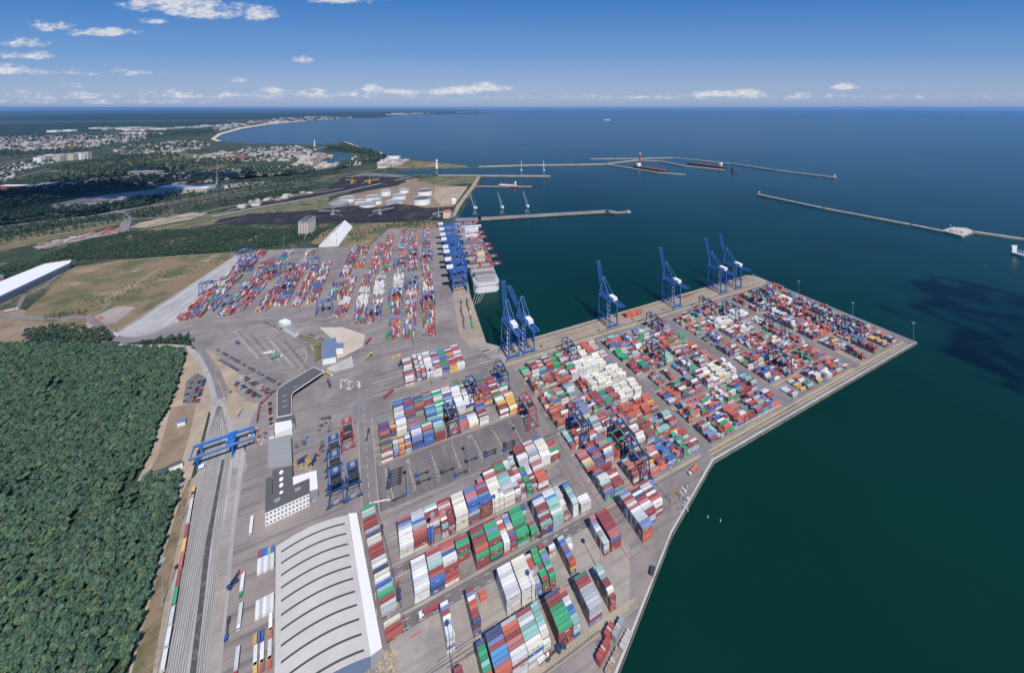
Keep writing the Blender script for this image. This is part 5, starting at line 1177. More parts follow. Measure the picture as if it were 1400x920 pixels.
def car_row(p, q, n, phrase, turn=1.57, fill=.95, cols_='black black silver grey white blue red grey black'):
    (x0, y0), (x1, y1) = p, q; r = math.atan2(y1 - y0, x1 - x0) + turn
    for k in range(n):
        if random.random() > fill: continue
        f = k / max(1, n - 1); c = random.choice(cols_.split())
        car(x0 + (x1 - x0) * f, y0 + (y1 - y0) * f, r + random.uniform(-.04, .04), c, '%s car, %s place from the north, %s' % (c, ORD[k], phrase), 'cars parked near the gate')
car_row(C3B(205, 265), C3B(655, 515), 30, 'long single row edging the truck park', 1.57, .95, 'black black black grey grey silver blue')
car_row(C3B(222, 338), C3B(348, 412), 10, 'short row west of the long single row', 1.57, 1, 'black grey black blue')
car_row(C3B(385, 452), C3B(580, 558), 15, 'fenced car park, first row', 1.2); car_row(C3B(372, 466), C3B(560, 572), 14, 'fenced car park, second row', 1.2)
car_row(C3B(345, 502), C3B(512, 606), 14, 'fenced car park, third row', 1.2); car_row(C3B(332, 518), C3B(470, 606), 12, 'fenced car park, last row', 1.2)
car_row(C3B(588, 655), C3B(596, 822), 13, 'column west of the gate canopy', 1.57, .9, 'red red silver black white'); car_row(C3B(520, 640), C3B(485, 840), 10, 'sparse column on the access road', .4, .7)
car_row(C3B(610, 575), C3B(530, 650), 6, 'curve between car park and gate', 1.3, 1, 'red blue black')
car_row(C3B(560, 65), C3B(665, 110), 6, 'strip north of the truck park', 1.57, .8, 'black black grey'); car_row(C3B(885, 150), C3B(975, 190), 6, 'strip along the lawn', 1.57, .9)
car_row(C4B(470, 240), C4B(432, 340), 10, 'sandy car park, west row', 1.57, 1, 'black grey silver'); car_row(C4B(508, 238), C4B(480, 340), 11, 'sandy car park, middle row', 1.57, 1); car_row(C4B(535, 230), C4B(500, 345), 12, 'sandy car park, east row', 1.57, 1)
# lorries
def make_truck(cab, box, name='lorry', L=12.2):
    t = thing(name, 0, 0, 0, 0, 'lorry', 'truck'); cm = paint('cab_' + cab, dict(white=(.7, .7, .7), blue=(.02, .09, .32), red=(.4, .04, .04), green=(.05, .3, .12), dark=(.03, .04, .07))[cab], .35, 0, .15) if ('cab', cab) not in cache else cache[('cab', cab)]; cache[('cab', cab)] = cm
    m = MB(); m.box(L / 2 + 2.2, 0, .9, 2.3, 2.4, 2.2); m.box(L / 2 + 3.36, 0, 2.0, .06, 2.1, .9, 0, 1); m.box(L / 2 + 2.0, 0, 3.1, 1.6, 2.2, .5); m.box(L / 2 + .2, 0, .8, 2.4, 1.6, .4); part('cab', m, [cm, M['glass']], t)
    m = MB(); m.box(-.4, 0, 1.0, L, .9, .35)
    for k in range(6): m.box(-L / 2 + .6 + k * 2.1, 0, 1.2, .2, 2.3, .18)
    part('chassis', m, M['dark'] if box is None else M['steel'], t)
    m = MB()
    for x in (-L / 2 + 1, -L / 2 + 2.3, -L / 2 + 3.6, L / 2 + .1, L / 2 + 2.8):
        for y in (-1, 1):
            k = len(m.v)
            for f in (-.2, .2):
                for i in range(10): a = i * math.pi / 5; m.v.append((x + .5 * math.cos(a), y + f, .5 + .5 * math.sin(a)))
            for i in range(10): j = (i + 1) % 10; m.f.append((k + i, k + j, k + 10 + j, k + 10 + i)); m.m.append(0); m.c.append(None)
            m.f += [tuple(k + 9 - i for i in range(10)), tuple(k + 10 + i for i in range(10))]; m.m += [0, 0]; m.c += [None, None]
    part('wheels', m, M['black'], t)
    if box:
        m = MB(); m.box(-.4, 0, 1.36, L, 2.5, 2.75); part('trailer_body', m, CM[box], t)
    return t
def truck(cab, box, p, rot, label, name='lorry', L=12.2):
    k = ('truck', cab, box, L)
    if k not in cache:
        t = make_truck(cab, box, name, L); cache[k] = t; t.location = (p[0], p[1], .12); t.rotation_euler = (0, 0, rot); t['label'] = label
    else: copy_thing(cache[k], p[0], p[1], .12, rot, label)
A_ = ANG
truck('white', 'w', C3B(575, 292), .35, 'white lorry parked alone in the empty truck park'); truck('white', 'g', C3B(630, 322), .42, 'green lorry parked beside the white one in the truck park')
truck('white', 'r', G(589, 836), A_ + 3.14, 'red box lorry with white cab on the wide dark lane'); truck('white', 'o', G(949, 644), A_ + 3.3, 'orange box lorry with white cab by the quay kink')
truck('blue', 'b', C3B(345, 212), -.5, 'short blue lorry near the roundabout', 'lorry', 7); truck('red', None, C3B(590, 575), .5, 'red flat lorry by the gate'); truck('white', 'a', C3B(1018, 445), -.5, 'yellow lorry leaving the gate canopy')
truck('dark', 'n', C3B(1020, 510), -.9, 'dark lorry just outside the gate canopy'); truck('white', 'a', C3B(1308, 320), 1.3, 'yellow lorry on the road beside the mast'); truck('red', 'r', C3B(1308, 205), 1.4, 'red lorry north of the yellow one on the gate road')
truck('white', 'w', C1(62, 670), .7, 'white and yellow lorry on the road below the warehouse'); truck('white', 'w', C1(725, 825), -.4, 'white lorry on the bend below the rail pad')
truck('red', 'r', G(530, 541), 1.0, 'red lorry rounding the bend beside the long block'); truck('dark', None, G(502, 598), 1.75, 'dark empty lorry driving north on the main lane'); truck('dark', None, G(522, 736), 1.9, 'dark empty lorry beside the docked boxes')
for k, (p, c, lb) in enumerate((((130, 420), 'w', 'white trailer with green cab parked west of the arched hall'), ((118, 600), 'w', 'white trailer standing below the green-cabbed one'), ((100, 860), 'l', 'grey trailer with a red end near the lower frame edge'), ((183, 80), 'w', 'white trailer close to the office corner'))):
    truck('green' if k == 0 else 'red' if k == 2 else 'white', c, CH(*p), math.radians(-60), lb)
truck('blue', None, CH(48, 660), math.radians(-60), 'empty blue chassis lorry at the west edge of the yard'); truck('blue', None, C6B(260, 700), A_, 'blue empty lorry below the western end of the trailer lot')
# flat trailers of the dark lot
ci = 0
for (x, y, n, lb) in ((245, 475, 6, 'first pen'), (455, 505, 1, 'second pen, upper'), (470, 560, 1, 'second pen, lower'), (655, 480, 1, 'third pen'), (760, 500, 1, 'fourth pen'), (840, 395, 1, 'fifth pen'), (990, 330, 2, 'sixth pen'), (1140, 260, 3, 'seventh pen')):
    for k in range(n):
        truck('dark' if ci % 3 else 'blue', None, C6B(x - k * 2, y + k * 24), A_ + 3.14, 'empty dark trailer truck, %s row of the %s in the dark lot' % (ORD[k], lb)); ci += 1
truck('blue', None, C6B(1240 - 1000 + 35, 0 + 700), A_, 'blue yard tractor below the trailer lot') if False else None
truck('blue', None, crop(700, 660, 5.75)(250, 410), A_, 'blue empty trailer beside the pale teal stack on the dark lane'); truck('blue', None, crop(680, 760, 5.75)(430, 780), A_ + .1, 'blue empty trailer at the foot of the nearest block')
truck('white', 'w', crop(680, 760, 5.75)(345, 830), A_ + .1, 'short white van lorry at the foot of the nearest block', 'lorry', 6)
# boxes stored on the ground west of the hall, docked trailers east of it
def named_box(p, rot, c, label, L=12.19, z=.13):
    o = bpy.data.objects.new('shipping_container', cached(('b', L, c), lambda: container_mesh(L, c))); o.location = (p[0], p[1], z); o.rotation_euler = (0, 0, rot); COL.objects.link(o); tag(o, label, 'container', 'containers round the arched hall')
    link(bpy.data.objects.new('door', cached(('d', L, c), lambda: door_mesh(L, c))), o)
hr = math.atan2(d_.y if isinstance(d_, Vector) else 0, 1)
HR = math.atan2(dd.y, dd.x)
for k, c in enumerate('wlwlw'):
    named_box(CH(226 + k * 19, 320 - k * 8), HR, c, '%s container, %s of five side by side near the blue ends, upper yard' % (CNAME[c], ORD[k]))
    named_box(CH(216 + k * 21, 570 - k * 11), HR, c, '%s container, %s of five side by side in the middle of the hall yard' % (CNAME[c], ORD[k]))
for k, c in enumerate('rbbtb'): named_box(CH(228 + k * 19, 250 - k * 6), HR, c, '%s short container, %s of the coloured ends in the upper hall yard' % (CNAME[c], ORD[k]), 6.06)
for k, (u, v, c) in enumerate(((203, 740, 'a'), (228, 725, 'b'), (243, 715, 'b'), (292, 640, 'w'), (292, 705, 'o'), (205, 835, 'w'), (243, 820, 'w'), (287, 800, 'w'), (204, 905, 'a'), (243, 890, 'o'), (287, 870, 'o'))):
    named_box(CH(u, v), HR, c, '%s container, %s of the scattered boxes in the lower hall yard' % (CNAME[c], ORD[k]), 6.06 if c != 'w' else 12.19)
for q, c, k in docked:
    named_box(q, math.atan2(nn.y, nn.x) - .08, c, '%s container docked against the white annex, %s from the north' % (CNAME[c], ORD[k]), 12.19, 1.4)
dm = make_truck('red', None, 'dock_trailer', 12.2)
for ch in list(dm.children):
    if ch.name.startswith('cab'): bpy.data.objects.remove(ch)
    elif ch.name.startswith('chassis'): ch.data.materials[0] = M['red']
dm['group'] = 'trailers docked at the annex'
for i, (q, c, k) in enumerate(docked):
    lb = 'red yard trailer under the %s container, %s dock from the north' % (CNAME[c], ORD[k])
    if i == 0: dm.location = (q.x, q.y, .1); dm.rotation_euler = (0, 0, math.atan2(nn.y, nn.x) - .08); dm['label'] = lb
    else: copy_thing(dm, q.x, q.y, .1, math.atan2(nn.y, nn.x) - .08, lb)
# reach stackers
def make_reach(label):
    t = thing('reach_stacker', 0, 0, .1, 0, label, 'reach stacker', 'reach stackers')
    m = MB(); m.box(0, 0, .9, 7.5, 3.2, 1.3); m.box(-3.2, 0, 1.2, 1.6, 3.4, 1.8); part('body', m, M['blue_dark'], t)
    m = MB(); m.bar((-3, 0, 3.2), (5.6, 0, 6.4), .9, 1.1); part('boom', m, M['dark'], t)
    m = MB(); m.box(5.8, 0, 4.9, .9, 6.5, .7); part('spreader', m, M['orange'], t)
    m = MB(); m.box(-.4, 0, 2.2, 1.9, 1.7, 1.8, 0, 0); part('cabin', m, M['glass'], t)
    for x in (-2.4, 2.6):
        for y in (-1.6, 1.6):
            m = MB(); k = 0
            for f in (-.4, .4):
                for i in range(12): a = i * math.pi / 6; m.v.append((x + .85 * math.cos(a), y + f, .85 + .85 * math.sin(a)))
            for i in range(12): j = (i + 1) % 12; m.f.append((i, j, 12 + j, 12 + i)); m.m.append(0); m.c.append(None)
            m.f += [tuple(11 - i for i in range(12)), tuple(12 + i for i in range(12))]; m.m += [0, 0]; m.c += [None, None]; part('wheel', m, M['black'], t)
    return t
rs = make_reach('dark reach stacker'); RL = (((545, 815), 1.9, 'dark reach stacker on the main lane beside a white stack'), ((547, 499), 1.4, 'yellow-boomed reach stacker beside two amber boxes'), ((318, 800), 1.2, 'blue machine beside the white trailers west of the hall'), ((767, 886), .5, 'dark blue machine below the green and red stack'), ((740, 812), .4, 'dark blue machine below the cream stack'), ((412, 632), .4, 'dark machine in the workshop yard'), ((428, 633), 1.4, 'second dark machine in the workshop yard'))
for k, (p, r, lb) in enumerate(RL):
    if k == 0: rs.location = (*G(*p), .1); rs.rotation_euler = (0, 0, r); rs['label'] = lb
    else: copy_thing(rs, *G(*p), .1, r, lb)
for k, (p, c, lb) in enumerate((((538, 489), 'a', 'amber container standing alone, western one of two by the reach stacker'), ((545, 487), 'a', 'amber container standing alone, eastern one of two by the reach stacker'))):
    named_box(G(*p), A_, c, lb, 6.06)
# train
p0, p1 = Vector(G(221.5, 925)), Vector(G(266.5, 662)); dv = p1 - p0; Lt = dv.length; dv.normalize(); tr_r = math.atan2(dv.y, dv.x)
def make_wagon():
    t = thing('flat_wagon', 0, 0, 0, 0, 'wagon', 'railway wagon', 'wagons of the container train')
    m = MB(); m.box(0, 0, 1.0, 13.2, 2.4, .4); m.box(0, 0, .7, 12, .6, .4); part('frame', m, M['rust'], t)
    for sx in (-4.6, 4.6):
        m = MB(); m.box(sx, 0, .45, 2.6, 2.0, .55); part('bogie', m, M['dark'], t)
    return t
wg = make_wagon(); nw = int(Lt / 14.2)
seq = 'wwwwwwwwgr.myrwwyywwlw' + 'w' * 10
for k in range(nw):
    q = p0 + dv * (7 + k * 14.2); lb = 'flat railway wagon, %s from the lower frame edge of the train' % ORD[min(k, 29)]
    if k == 0: wg.location = (q.x, q.y, .4); wg.rotation_euler = (0, 0, tr_r); wg['label'] = lb
    else: copy_thing(wg, q.x, q.y, .4, tr_r, lb)
    pyw = HY + FP * H / q.y
    c = next(cc_ for lim, cc_ in ((830, 'w'), (800, 'g'), (792, '.'), (764, 'o'), (757, '.'), (736, 'a'), (717, 'r'), (682, 'w'), (0, 'a')) if pyw > lim)
    if c != '.':
        named_box(q, tr_r, c, '%s container on the train, wagon %s from the lower frame edge' % (CNAME[c], ORD[min(k, 29)]), 12.19, 1.82)
for k in range(12):
    q = Vector(G(307, 604)) + dv * (-6 + k * 2) * 0
# bits and pieces on the quays
x, y = crop(680, 760, 5.75)(1010, 560); x2, y2 = crop(680, 760, 5.75)(850, 880); r = math.atan2(y2 - y, x2 - x); Lq = math.hypot(x2 - x, y2 - y)
for k, (f0, f1, off, mt, h, lb) in enumerate(((0, .48, 2.5, 'steel', 5.5, 'long pale grey steel girder lying on the quay edge, northern half'), (.02, .47, -3.6, 'concrete_light', 2.2, 'white-capped steel frame lying along the outer quay edge'), (.30, .62, 6.5, 'ship_red', 6, 'red steel girder lying on the quay, upper one'), (.62, 1.1, 4.5, 'ship_red', 5.5, 'red steel girder lying on the quay, lower one'), (.52, 1.1, -2.5, 'concrete_tan', 2.4, 'tan steel frame lying along the outer quay edge'))):
    t = thing('steel_girder', x, y, .1, r, lb, 'girder', 'crane girders lying on the quay'); m = MB(); a_, b_ = Lq * f0, Lq * f1; yo = -off
    m.box((a_ + b_) / 2, yo, 0, b_ - a_, 3.4, h); part('beam', m, M[mt], t)
    for q in range(5):
        m = MB(); m.box(a_ + (b_ - a_) * (q + .5) / 5, yo, h, 1.2, 3.6, .3 + .3 * (q % 2)); part('flange', m, M['concrete_light' if q == 2 else mt], t)
t = thing('site_hut', *crop(700, 660, 5.75)(1105, 712), .1, 1.0, 'small dark open frame hut by the quay edge', 'hut'); m = MB()
for sx in (-3, 3):
    for sy in (-1.5, 1.5): m.box(sx, sy, 0, .3, .3, 3)
m.box(0, 0, 3, 6.6, 3.4, .3); part('frame', m, M['dark'], t); m = MB(); m.box(0, 0, .2, 4, 2, 1.6); part('tank', m, M['steel'], t)
isl = [crop(720, 560, 5.111)(*p) for p in ((1040, 520), (1060, 500), (1085, 540), (1040, 620), (1010, 650), (1000, 600))]
sheet('kerbed_island', isl, M['dirt'], .16)
m = MB()
for i in range(len(isl)): a_, b_ = isl[i], isl[(i + 1) % len(isl)]; m.bar((a_[0], a_[1], .2), (b_[0], b_[1], .2), .4, .4)
tag(m.build('kerb', M['concrete']), None, None, None, 'structure')
# stored goods: yellow timber heap by the annex, dark spreaders
m = MB(); hx, hy = C6B(0, 0)
for k in range(120):
    x, y = crop(500, 780, 6.57)(random.uniform(90, 280), random.uniform(720, 905)); m.box(x, y, .1, random.uniform(1, 3.6), random.uniform(.4, .9), random.uniform(.2, .9), random.uniform(0, 3.1), 0, random.choice([(.42, .33, .18), (.46, .39, .27), (.36, .29, .20), (.28, .24, .2)]))
tag(m.build('timber_heap', M['goods']), 'scattered pale yellow timber and pallets below the white annex', 'timber', None, 'stuff')
m = MB()
for (C, x0_, x1_, y0_, y1_, n_, cs) in ((C5Z, 490, 620, 60, 200, 26, [(.05, .05, .06), (.1, .09, .09)]), (C5Z, 500, 560, 270, 380, 16, [(.06, .06, .07)]), (C5Z, 270, 440, 440, 560, 30, [(.55, .25, .08), (.05, .05, .05), (.5, .4, .1), (.3, .3, .3)]), (C5Z, 280, 400, 250, 360, 12, [(.03, .09, .25), (.04, .05, .08)]), (C5B, 90, 220, 130, 240, 34, [(.4, .04, .05), (.5, .5, .5), (.05, .08, .2), (.5, .35, .05)]), (C3B, 1090, 1250, 480, 560, 30, [(.6, .56, .5), (.5, .46, .4)]), (C1, 580, 660, 700, 750, 14, [(.5, .05, .05)]), (C1, 490, 700, 170, 200, 30, [(.5, .06, .06), (.5, .5, .5)]), (C5B, 240, 520, 700, 860, 0, []), (crop(720, 560, 5.111), 1060, 1130, 540, 700, 24, [(.5, .48, .45), (.2, .19, .18)]), (C5Z, 420, 490, 730, 840, 14, [(.05, .15, .35), (.4, .4, .4)])):
    for k in range(n_):
        x, y = C(random.uniform(x0_, x1_), random.uniform(y0_, y1_)); m.box(x, y, .1, random.uniform(1, 5), random.uniform(.5, 1.6), random.uniform(.4, 2.2), random.choice((ANG, ANG + 1.57, random.uniform(0, 3))), 0, random.choice(cs))
tag(m.build('stored_gear', M['goods']), 'small heaps of stored gear, spreaders and pallets scattered about the yards', 'stored gear', None, 'stuff')
# ---------------------------------------------------------------- trees
def crown_arrays(seed, leaves=100, r=3.1, h=7.0, zc=8.6, core=True):
    rg = np.random.default_rng(seed); V = []; Fq = []
    lob = rg.normal(size=(7, 3)); lob /= np.linalg.norm(lob, axis=1)[:, None]; lob[:, 2] = np.abs(lob[:, 2]) * .9 - .15
    lob = lob * np.array([r * .55, r * .55, h * .36]); lr = rg.uniform(.42, .66, 7) * r
    for i in range(leaves):
        k = rg.integers(0, 8); d = rg.normal(size=3); d /= np.linalg.norm(d); d[2] = d[2] * .8 + .25
        c = (lob[k] + d * lr[k]) if k < 7 else d * np.array([r * .7, r * .7, h * .5])
        n = d + rg.normal(size=3) * .55; n /= np.linalg.norm(n); u = np.cross(n, [.3, .2, 1.0]); u /= np.linalg.norm(u); w = np.cross(n, u); s = rg.uniform(.55, 1.05)
        b = len(V); V += [c - u * s - w * s * .7, c + u * s - w * s * .6, c + u * s * .8 + w * s, c - u * s * .9 + w * s * .8]; Fq.append((b, b + 1, b + 2, b + 3))
    bmx = bmesh.new(); bmesh.ops.create_icosphere(bmx, subdivisions=1, radius=1)
    if core:
        for k in range(7):
            b = len(V); V += [np.array(v.co) * lr[k] * .9 + lob[k] + rg.normal(size=3) * .12 for v in bmx.verts]
            if leaves > 30 or k < 3: Fq += [tuple(b + v.index for v in f.verts) + (-1,) for f in bmx.faces]
    bmx.free(); V = np.array(V); V[:, 2] += zc
    return V, np.array(Fq, dtype=np.int64)
def mesh_np(name, V, F, C, mat):
    tri = F[:, 3] < 0; tot = np.where(tri, 3, 4); start = np.concatenate([[0], np.cumsum(tot)[:-1]])
    loops = F.reshape(-1); loops = loops[loops >= 0]
    me = bpy.data.meshes.new(name); me.vertices.add(len(V)); me.vertices.foreach_set('co', V.astype(np.float32).ravel())
    me.loops.add(len(loops)); me.loops.foreach_set('vertex_index', loops.astype(np.int32))
    me.polygons.add(len(F)); me.polygons.foreach_set('loop_start', start.astype(np.int32)); me.polygons.foreach_set('loop_total', tot.astype(np.int32))
    at = me.attributes.new('Col', 'FLOAT_COLOR', 'FACE'); at.data.foreach_set('color', np.concatenate([C, np.ones((len(C), 1))], 1).astype(np.float32).ravel())
    me.materials.append(mat); me.update(calc_edges=True); me.validate(); return me
GREENS = np.array([(.068, .124, .076), (.056, .106, .068), (.076, .138, .080), (.066, .114, .080), (.100, .146, .074), (.048, .096, .066), (.086, .116, .080)])
def leafcol(rg, n, base): return base[None, :] * rg.uniform(.72, 1.28, (n, 1))
VAR = [crown_arrays(s, 84, 3.1 + .3 * (s % 3), 7.5 + (s % 2), 8.8) for s in range(6)]
FAR = [crown_arrays(s + 20, 22, 3.4, 6.5, 6.5) for s in range(4)]
def scatter(poly, sp, jit=.45):
    xs = [p[0] for p in poly]; ys = [p[1] for p in poly]; pts = []
    P = np.array(poly)
    gx, gy = np.meshgrid(np.arange(min(xs), max(xs), sp), np.arange(min(ys), max(ys), sp)); q = np.stack([gx.ravel(), gy.ravel()], 1) + RNG.uniform(-jit, jit, (gx.size, 2)) * sp
    r = np.zeros(len(q), bool); j = len(P) - 1
    for i in range(len(P)):
        c = (P[i, 1] > q[:, 1]) != (P[j, 1] > q[:, 1])
        with np.errstate(divide='ignore', invalid='ignore'): xi = (P[j, 0] - P[i, 0]) * (q[:, 1] - P[i, 1]) / (P[j, 1] - P[i, 1]) + P[i, 0]
        r ^= c & (q[:, 0] < xi); j = i
    return q[r]
def forest_mesh(name, pts, variants, label, smin, smax, z=0.0, dim=1.0):
    Vs, Fs, Cs = [], [], []; off = 0
    for p in pts:
        V, F = variants[RNG.integers(len(variants))]; s = RNG.uniform(smin, smax); a = RNG.uniform(0, 6.28); ca, sa = math.cos(a), math.sin(a)
        sx = s * RNG.uniform(.9, 1.15)
        X = np.stack([(V[:, 0] * ca - V[:, 1] * sa) * sx + p[0], (V[:, 0] * sa + V[:, 1] * ca) * sx + p[1], V[:, 2] * s + z], 1)
        Fo = np.where(F >= 0, F + off, -1); off += len(V); Vs.append(X); Fs.append(Fo); base = GREENS[RNG.integers(len(GREENS))] * RNG.uniform(.8, 1.2) * dim
        Cs.append(leafcol(RNG, len(F), base))
    me = mesh_np(name, np.concatenate(Vs), np.concatenate(Fs), np.concatenate(Cs), M['leaf'])
    o = link(bpy.data.objects.new(name, me)); tag(o, label, 'woodland', None, 'stuff'); return o
fp = px((-160, 474), (0, 474), (60, 474), (160, 477), (252, 481), (250, 504), (232, 556), (219, 577), (209, 613), (184, 664), (200, 657), (249, 650), (243, 684), (231, 722), (218, 764), (205, 806), (187, 873), (172, 925), (150, 1010), (-160, 1010))
sheet('forest_floor', fp, M['forest_floor'], -.05)
pts = scatter(fp, 3.5)
ppx = np.stack([700 + FP * pts[:, 0] / pts[:, 1], HY + FP * (H - 8) / pts[:, 1]], 1)
vis = (ppx[:, 0] > -14) & (ppx[:, 1] < 935); pts = pts[vis]; ppx = ppx[vis]
den = np.sin(pts[:, 0] * .05) + np.sin(pts[:, 1] * .043 + 1) + np.sin((pts[:, 0] + pts[:, 1]) * .11); keep = (den > -2.0) | (RNG.uniform(size=len(pts)) < .3); pts = pts[keep]; ppx = ppx[keep]
inn = (ppx[:, 0] > 3) & (ppx[:, 1] < 912); dist = pts[:, 0] ** 2 + pts[:, 1] ** 2 + H * H; dist[~inn] = 1e12
order = np.argsort(dist); near, rest = pts[order[:296]], pts[order[296:]]
meshes = []
for k, (V, F) in enumerate(VAR): meshes.append(mesh_np('tree_crown', V, F, leafcol(RNG, len(F), GREENS[k]), M['leaf']))
mb = MB(); mb.cyl(0, 0, 0, 7.5, .32, 8, .16)
for k in range(5): a = k * 1.3; mb.bar((0, 0, 4.2 + k * .6), (1.9 * math.cos(a), 1.9 * math.sin(a), 7 + k * .5), .14)
trunk = mb.mesh('tree_trunk', M['bark'])
for p in near:
    s = RNG.uniform(.52, .88); k = int(RNG.integers(6)); t = thing('broadleaf_tree', p[0], p[1], -.05, RNG.uniform(0, 6.28), 'dark green tree of the dense forest west of the railway', 'tree', 'trees of the dense forest'); t.scale = (s, s, s)
    link(bpy.data.objects.new('trunk', trunk), t); link(bpy.data.objects.new('crown', meshes[k]), t)
forest_mesh('forest', rest, VAR, 'dense dark green forest filling the land west of the railway', .48, .86)
far_polys = [(px((-30, 376), (40, 362), (95, 338), (170, 319), (290, 314), (420, 315), (430, 328), (358, 340), (322, 344), (160, 355), (106, 357), (92, 353), (30, 374), (-30, 392)), 6.0, .6, 1.0), (px((30, 474), (34, 456), (75, 448), (140, 452), (162, 471)), 6.5, .8, 1.2), (px((190, 473), (215, 464), (262, 459), (264, 470)), 6.5, .6, 1.0),
    (px((-30, 272), (0, 265), (120, 255), (235, 242), (330, 240), (430, 235), (440, 237), (300, 247), (235, 253), (120, 265), (60, 285), (-30, 291)), 26, 2.2, 3.6), (px((-30, 290), (60, 286), (140, 284), (200, 274), (245, 268), (200, 282), (120, 296), (0, 311), (-30, 314)), 20, 1.4, 2.4),
    (px((440, 238), (500, 224), (540, 217), (505, 207), (470, 198), (445, 203), (497, 211), (486, 220), (462, 231)), 26, 1.8, 3.2), (px((120, 240), (230, 236), (330, 226), (330, 220), (262, 222), (240, 212), (160, 215), (60, 233)), 34, 1.8, 3.4), (px((330, 231), (420, 228), (430, 234), (330, 240)), 22, 1.6, 2.8),
    (px((0, 216), (60, 214), (150, 206), (150, 203), (60, 208), (-30, 210), (-30, 216)), 40, 2.4, 3.8), (px((200, 192), (290, 186), (300, 178), (200, 183)), 60, 3, 5), (px((-30, 320), (60, 307), (170, 295), (172, 298), (110, 305), (60, 315), (-30, 330)), 14, 1, 1.8), (px((185, 290), (330, 272), (420, 258), (425, 261), (330, 279), (190, 300)), 18, 1.0, 2.0), (px((-30, 340), (0, 322), (180, 292), (300, 274), (430, 254), (440, 259), (330, 280), (290, 290), (180, 302), (100, 318)), 17, .7, 1.5), (px((-30, 256), (60, 240), (150, 228), (240, 220), (330, 216), (400, 214), (330, 226), (230, 238), (120, 252)), 30, 1.2, 2.4), (px((-30, 300), (100, 287), (240, 264), (330, 252), (420, 240), (470, 236), (430, 248), (330, 262), (200, 284), (60, 306)), 22, 1.0, 2.2), (px((500, 312), (560, 305), (600, 306), (580, 311), (520, 313)), 12, .5, 1.0), (px((490, 333), (505, 322), (530, 314), (545, 308), (500, 309), (470, 322)), 11, .3, .8), (px((400, 320), (430, 306), (475, 306), (460, 318), (430, 330)), 12, .4, .9), (px((60, 437), (120, 432), (118, 426), (80, 428)), 7, .35, .7), (px((90, 420), (230, 370), (310, 355), (300, 362), (180, 405), (100, 428)), 16, .25, .6), (px((-60, 206), (-60, 188), (60, 186), (205, 182), (195, 192), (120, 203)), 48, 1.5, 3.0), (px((150, 202), (240, 193), (290, 195), (280, 203), (165, 213)), 36, 1.4, 2.6), (px((-60, 242), (50, 219), (80, 222), (0, 250), (-60, 256)), 30, 1.3, 2.4), (px((60, 256), (130, 246), (300, 234), (400, 226), (300, 239), (140, 250)), 28, 1.2, 2.2), (px((300, 179), (380, 167), (480, 161.5), (380, 162), (300, 171)), 90, 2, 4), (px((270, 222), (330, 222), (430, 214), (432, 204), (330, 204)), 55, 1.2, 2.4)]
allp = []; Vs = []
for poly, sp, s0, s1 in far_polys:
    q = scatter(poly, sp)
    dn = np.sin(q[:, 0] * .9 / sp * .22) + np.sin(q[:, 1] / sp * .19 + 1); q = q[(dn > -.9) | (RNG.uniform(size=len(q)) < .35)]
    allp.append((q, s0, s1))
for q, s0, s1 in allp:
    forest_mesh('distant_woodland', q, FAR, 'belt of dark woodland beyond the terminal', s0, s1, 0.0, .62)
# merge the far belts into one mass
objs = [o for o in bpy.data.objects if o.name.startswith('distant_woodland')]
bmx = bmesh.new()
for o in objs: bmx.from_mesh(o.data)
me = bpy.data.meshes.new('distant_woodland'); bmx.to_mesh(me); bmx.free(); me.materials.append(M['leaf'])
for o in objs: bpy.data.objects.remove(o)
o = link(bpy.data.objects.new('distant_woodland', me)); tag(o, 'belts of dark woodland and scrub beyond the terminal', 'woodland', None, 'stuff')

# ---------------------------------------------------------------- light, sky, air, camera
sv = Vector((.39, -.92, 0)).normalized(); EL = math.radians(53)
sdir = Vector((sv.x * math.cos(EL), sv.y * math.cos(EL), math.sin(EL)))
sun = bpy.data.lights.new('sun', 'SUN'); sun.energy = 4.2; sun.angle = math.radians(.5); sun.color = (1.0, .945, .87)
so = link(bpy.data.objects.new('sun', sun)); so.rotation_euler = (-sdir).to_track_quat('-Z', 'Y').to_euler()
w = bpy.data.worlds.new('World'); S.world = w; w.use_nodes = True
n = w.node_tree.nodes; l = w.node_tree.links; n.clear()
out = n.new('ShaderNodeOutputWorld'); bg = n.new('ShaderNodeBackground'); bg.inputs['Strength'].default_value = .092; l.new(bg.outputs[0], out.inputs[0])
sky = n.new('ShaderNodeTexSky'); sky.sky_type = 'NISHITA'; sky.sun_disc = False; sky.sun_elevation = EL; sky.sun_rotation = math.atan2(sv.x, sv.y)
sky.altitude = 400; sky.air_density = 1.1; sky.dust_density = .35; sky.ozone_density = 4.0
# fair-weather clouds as a function of direction
tc = n.new('ShaderNodeTexCoord'); sep = n.new('ShaderNodeSeparateXYZ'); l.new(tc.outputs['Generated'], sep.inputs[0])
def mth(op, a, b=None, clamp=False):
    x = n.new('ShaderNodeMath'); x.operation = op; x.use_clamp = clamp
    for i, v in enumerate((a, b)):
        if v is None: continue
        if isinstance(v, (int, float)): x.inputs[i].default_value = v
        else: l.new(v, x.inputs[i])
    return x.outputs[0]
yy = mth('MAXIMUM', sep.outputs['Y'], .02); u = mth('DIVIDE', sep.outputs['X'], yy); v = mth('DIVIDE', sep.outputs['Z'], yy)
cv = n.new('ShaderNodeCombineXYZ'); l.new(u, cv.inputs[0]); l.new(mth('MULTIPLY', v, 2.2), cv.inputs[1])
nz = noise(n, l, 16, 9, .62, cv.outputs[0]); nz2 = noise(n, l, 60, 6, .6, cv.outputs[0])
dens = None; shade = None
